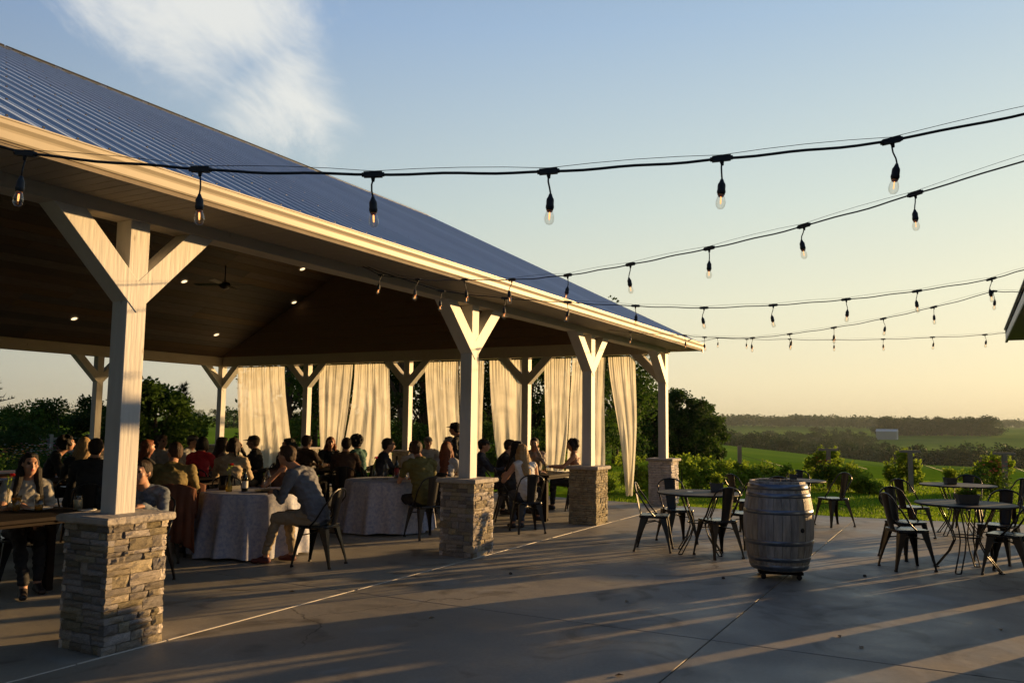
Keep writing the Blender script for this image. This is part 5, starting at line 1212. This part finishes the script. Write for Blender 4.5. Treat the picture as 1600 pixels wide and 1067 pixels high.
names_=['vine at the curtain hem','vine left of the corner pier','vine just left behind the corner pier','vine behind the corner pier','vine right of the corner pier','full vine above the dark table','vine left of the grey trellis post','vine at the grey trellis post','vine right of the grey trellis post','shrinking vine above the barrel chair','low vine over the barrel left side','lowest vine end above the barrel']
for k,(x,y,h) in enumerate(row): vine(x,y,h*.80,.40,names_[k],200+k,1500)
def trellis(x,y,h,label,tbar=True):
    t=thing('trellis_post',label,'post',(x,y,terrain(x,y)),.3,'trellis end posts'); mb=MB(); mb.box(-.05,-.05,-.1,.05,.05,h); obj('post',mb,mat('grey weathered post',(.20,.18,.15),.85,var=.2),t)
    if tbar: mb=MB(); mb.box(-.05,-.24,h+.002,.05,.24,h+.06); obj('crossbar',mb,MATS['grey weathered post'],t)
    mb=MB(); mb.tube([(0,0,h*.8),(2.2,-1.4,h*.45)],.004,4); obj('wire',mb,M_cable,t)
trellis(21.6,5.05,1.12,'slim grey trellis post rising from the vine row',False)
for b,r,lbp,tail in ((7.7,23.5,'middle trellis post with crossbar left of centre right','tail'),(3.0,23.5,'trellis post wrapped in a rounded vine crown',None),(-2.0,23.5,'rightmost trellis post with crossbar','left')):
    x,y=pol(b,r); trellis(x,y,1.0,lbp)
    vine(x+.45,y+.1,1.02,.27,'vine crown on the '+lbp.split(' with')[0],300+int(b*10),1800); vine(x+.5,y+.45,.8,.2,'left shoulder of vine beside the '+lbp.split(' with')[0],310+int(b*10),700)
    if tail=='tail':
        for k in range(4): xx,yy=pol(b-.55-.6*k,23.2-.25*k); vine(xx,yy,.78-.17*k,.30,['first tail vine right of the middle post','second tail vine right of the middle post','third tail vine right of the middle post','lowest tail vine right of the middle post'][k],330+k,1300)
    if tail=='left':
        for k in range(2): xx,yy=pol(b+.9+.7*k,24.2); vine(xx,yy,.75-.2*k,.32,['vine left of the rightmost post','low vine farther left of the rightmost post'][k],340+k,1100)
def flowers(x,y,label,m_,seed,h=.5,w=.35,n=36):
    rnd=random.Random(seed); t=thing('flower_bush',label,'flowers',(x,y,terrain(x,y))); a=MB();b_=MB()
    for k in range(5): leaves(a,Vector((rnd.uniform(-w,w),rnd.uniform(-w,w),h*.5)),(w*.5,w*.5,h*.4),120,.06,rnd)
    for k in range(n):
        c=Vector((rnd.uniform(-w,w),rnd.uniform(-w,w),h*rnd.uniform(.6,1.05)))
        for j in range(5): an=j*1.257; b_.add([c,c+Vector((math.cos(an)*.035,math.sin(an)*.035,.01)),c+Vector((math.cos(an+.9)*.035,math.sin(an+.9)*.035,.01))],[(0,1,2)])
    obj('foliage',a,M_leafA,t); q=obj('bloom',b_,m_,t); q['kind']='stuff'
flowers(*pol(8.0,23.0),'red blooms at the foot of the middle trellis post',mat('red petals',(.55,.05,.04),.6),1,.8,.2); flowers(*pol(-1.5,22.6),'red and yellow blooms at the rightmost trellis post',MATS['red petals'],2,.85,.3)
for k,(b,r,m_,lb) in enumerate(((59.3,24,YLM,'orange blooms before the edge pine'),(58.3,25,YLM,'yellow green flower clump at the left'),(57.4,26,M_white,'white blooms behind the dark curly guest'),(56.6,27,PKM,'pink blooms right of the dark curly guest'),(55.8,28,PKM,'pink blooms left of the pale blonde guest'))): flowers(*pol(b,r),lb,m_,10+k,.9,.7,60)
# low rail fence at the left
fn=thing('rail_fence','low grey rail fence behind the pink blooms','fence',(0,0,0))
fm_=mat('grey weathered post',(.2,.18,.15))
pts_=[pol(b,31) for b in (61,59,57,55,53,51,49)]
for a,b_ in zip(pts_,pts_[1:]):
    for z in (.55,.95): mb=MB(); za,zb=terrain(*a),terrain(*b_); mb.bar((*a,za+z),(*b_,zb+z),.04,.09); obj('rail',mb,fm_,fn)
for a in pts_: mb=MB(); z=terrain(*a); mb.box(a[0]-.06,a[1]-.06,z-.1,a[0]+.06,a[1]+.06,z+1.1); obj('post',mb,fm_,fn)
# gravel beds beyond the floor at the left
rnd=random.Random(4); gb=MB()
for _ in range(3600):
    x=rnd.uniform(7,15); y=rnd.uniform(18.9,26.5)
    if math.hypot(x,y)>30: continue
    s_=rnd.uniform(.03,.10); M_=Matrix.Translation((x,y,terrain(x,y)+s_*.2))@Matrix.Rotation(rnd.uniform(0,6),4,'Z')@Matrix.Diagonal((s_,s_*.7,s_*.5,1)); 
    vs=[M_@Vector(q)*1 for q in ((-1,-.6,-.3),(1,-.7,-.3),(.9,.8,-.3),(-.8,.9,-.3),(-.6,-.3,.6),(.6,-.4,.7),(.5,.5,.6),(-.5,.5,.7))]
    gb.add(vs,[(0,1,5,4),(1,2,6,5),(2,3,7,6),(3,0,4,7),(4,5,6,7)])
o=obj('gravel',gb,mat('pale gravel',(.34,.31,.28),.9,var=.35,vscale=3)); tag(o,kind='stuff')
# grass on the lawn
rnd=random.Random(5); gr=MB()
for _ in range(42000):
    b=rnd.uniform(-5,23); r=16+ (rnd.random()**1.3)*13; x,y=pol(b,r)
    edge=16.2+.10*max(0,y-3)**1.1+.12*max(0,2.0-y)**1.35
    if x<min(edge,17.6)+.04 : continue
    z=terrain(x,y); h=rnd.uniform(.025,.06)*(1.9 if x<edge+.22 else 1); a=rnd.uniform(0,6.3); w_=.009; dx,dy=math.cos(a)*w_,math.sin(a)*w_; lx,ly=rnd.gauss(0,.35)*h,rnd.gauss(0,.35)*h
    gr.add([(x-dx,y-dy,z),(x+dx,y+dy,z),(x+lx,y+ly,z+h)],[(0,1,2)])
o=obj('lawn_grass',gr,mat('grass blade',(.27,.38,.02),.6,col2=(.09,.17,.012),vscale=.6,spec=.2,translucent=.5)); tag(o,kind='stuff')
# ------------------------------------------------------------------ far woods, barn
def far_crown(seed,n):
    rnd=random.Random(seed); cm=MB()
    for k in range(16):
        u=rnd.uniform(.12,.95); a=rnd.uniform(0,6.3); rr=.42*math.sin(PI*u**.8)**.6*rnd.uniform(.3,1); leaves(cm,Vector((rr*math.cos(a),rr*math.sin(a),u*.92)),(.17,.17,.12),n//16,.075,rnd)
    return cm
FC=[far_crown(400+k,900) for k in range(6)]; FCM=[c.mesh('crown',M_far) for c in FC]
FT=MB(); FT.tube([(0,0,-.05),(0,0,.4)],[.03,.015],5); FTM=FT.mesh('trunk',M_bark)
def far_tree(b,r,h,label,group,w=1.0):
    x,y=pol(b,r); t=thing('far_tree',label,'tree',(x,y,terrain(x,y)-.3),random.uniform(0,6),group)
    t.scale=(h*w*1.15,h*w*1.15,h*1.12); link('crown',random.choice(FCM),t); link('trunk',FTM,t)
random.seed(77)
def belt(b0,b1,r0,r1,n,h0,h1,label,group,w=1.1):
    for k in range(n):
        b=b0+(b1-b0)*(k+random.uniform(0,1))/n
        if 'scattered' in label and 3.2<b<5.2: continue
        far_tree(b,random.uniform(r0,r1),random.uniform(h0,h1),label,group,w)
belt(15.2,3.2,410,480,90,7,13,'hazy broadleaf tree in the belt just beyond the green crest','wooded belt beyond the crest',1.15)
belt(4.6,-5,370,430,60,8,13,'dark broadleaf tree in the wood at the right beyond the field','wood at the right beyond the field',1.2)
belt(4.6,-1.5,960,1010,52,14,19,'tree in the straight wood along the distant right field','straight wood along the right field',1.4)
belt(15,4,620,900,55,9,15,'small hazy tree scattered across the valley','scattered valley trees',1.2)
for b,r,h,lb in ((48.9,190,3.4,'tiny round tree on the left hill crest'),(47.0,185,4.6,'dark tree clump on the left hill crest beside the far corner post'),(46.6,190,4.4,'second dark tree clump on the left hill crest')): far_tree(b,r,h,lb,None,1.5)
def wood(name,b0,b1,r0,r1,n,h0,h1,seed):
    rnd=random.Random(seed); mb=MB()
    for k in range(n):
        b=b0+(b1-b0)*rnd.random(); r=rnd.uniform(r0,r1); x,y=pol(b,r); z=terrain(x,y); h=rnd.uniform(h0,h1)
        for q in range(5): leaves(mb,Vector((x+rnd.gauss(0,.3)*h,y+rnd.gauss(0,.3)*h,z+h*rnd.uniform(.3,.9))),(h*.35,h*.35,h*.25),12,h*.22,rnd)
    o=obj(name,mb,M_far); tag(o,kind='stuff')
wood('distant_wood',16,3,1350,1650,520,10,19,1); wood('distant_wood',8,-6,1900,2200,300,12,18,2); wood('ridge_wood',18,-6,2850,3050,420,14,24,3); wood('ridge_wood',66,40,2700,2900,200,12,20,4)
bx_,by_=pol(4.25,900); bz=terrain(bx_,by_); bn=thing('white_barn','long white barn with pale metal roof far across the valley','barn',(bx_,by_,bz+4.5),R(85)); bn.scale=(.85,.85,.8)
mb=MB(); mb.box(-11,-5,-9,11,5,4.2); obj('wall',mb,mat('white barn siding',(.36,.37,.38),.7),bn)
mb=MB(); mb.add([(-11.5,-5.6,4.0),(11.5,-5.6,4.0),(11.5,0,6.8),(-11.5,0,6.8),(11.5,5.6,4.0),(-11.5,5.6,4.0)],[(0,1,2,3),(3,2,4,5),(0,3,5),(1,4,2),(0,5,4,1)]); obj('roof',mb,mat('pale barn roof',(.5,.52,.55),.5),bn)
for k in range(2): mb=MB(); mb.box(-7+9*k,-5.06,-2,-3.5+9*k,-5.01,2.0); obj('door',mb,mat('dark barn door',(.05,.05,.05)),bn)
# ------------------------------------------------------------------ litter on the patio
rnd=random.Random(9)
for k,(x,y,lb) in enumerate(((5.9,3.9,'brown leaf on the slab between front post and barrel'),(6.1,5.6,'dry leaf just inside the sealant line'),(8.0,4.3,'small dark pebble right of the second pier'),(5.2,2.0,'leaf beside the joint at the bottom centre'),(7.9,-.2,'leaf fragment at the right edge near the sun stripe'),(7.35,2.75,'dead leaf left of the barrel on the slab'),(8.95,2.28,'dark pebble at the barrel foot'),(7.0,.9,'curled pale leaf on the open concrete at lower right'),(9.9,1.0,'dark pebble right of the barrel'),(6.75,.72,'tiny leaf fragment below the curled leaf'))):
    mb=MB()
    if 'pebble' in lb: mb.lathe([(.001,0),(.018,.003),(.02,.012),(.010,.022),(.001,.023)],8); m_=M_core
    else: mb.add([(-.03,0,.002),(0,.018,.012),(.035,0,.006),(0,-.016,.014),(0,0,.003)],[(0,4,1),(1,4,2),(2,4,3),(3,4,0)]); m_=mat('dry leaf',(.2,.13,.06),.8)
    o=obj('pebble' if 'pebble' in lb else 'fallen_leaf',mb,m_,None,(x,y,.001)); o.rotation_euler=(0,0,rnd.uniform(0,6)); tag(o,lb,'pebble' if 'pebble' in lb else 'leaf')
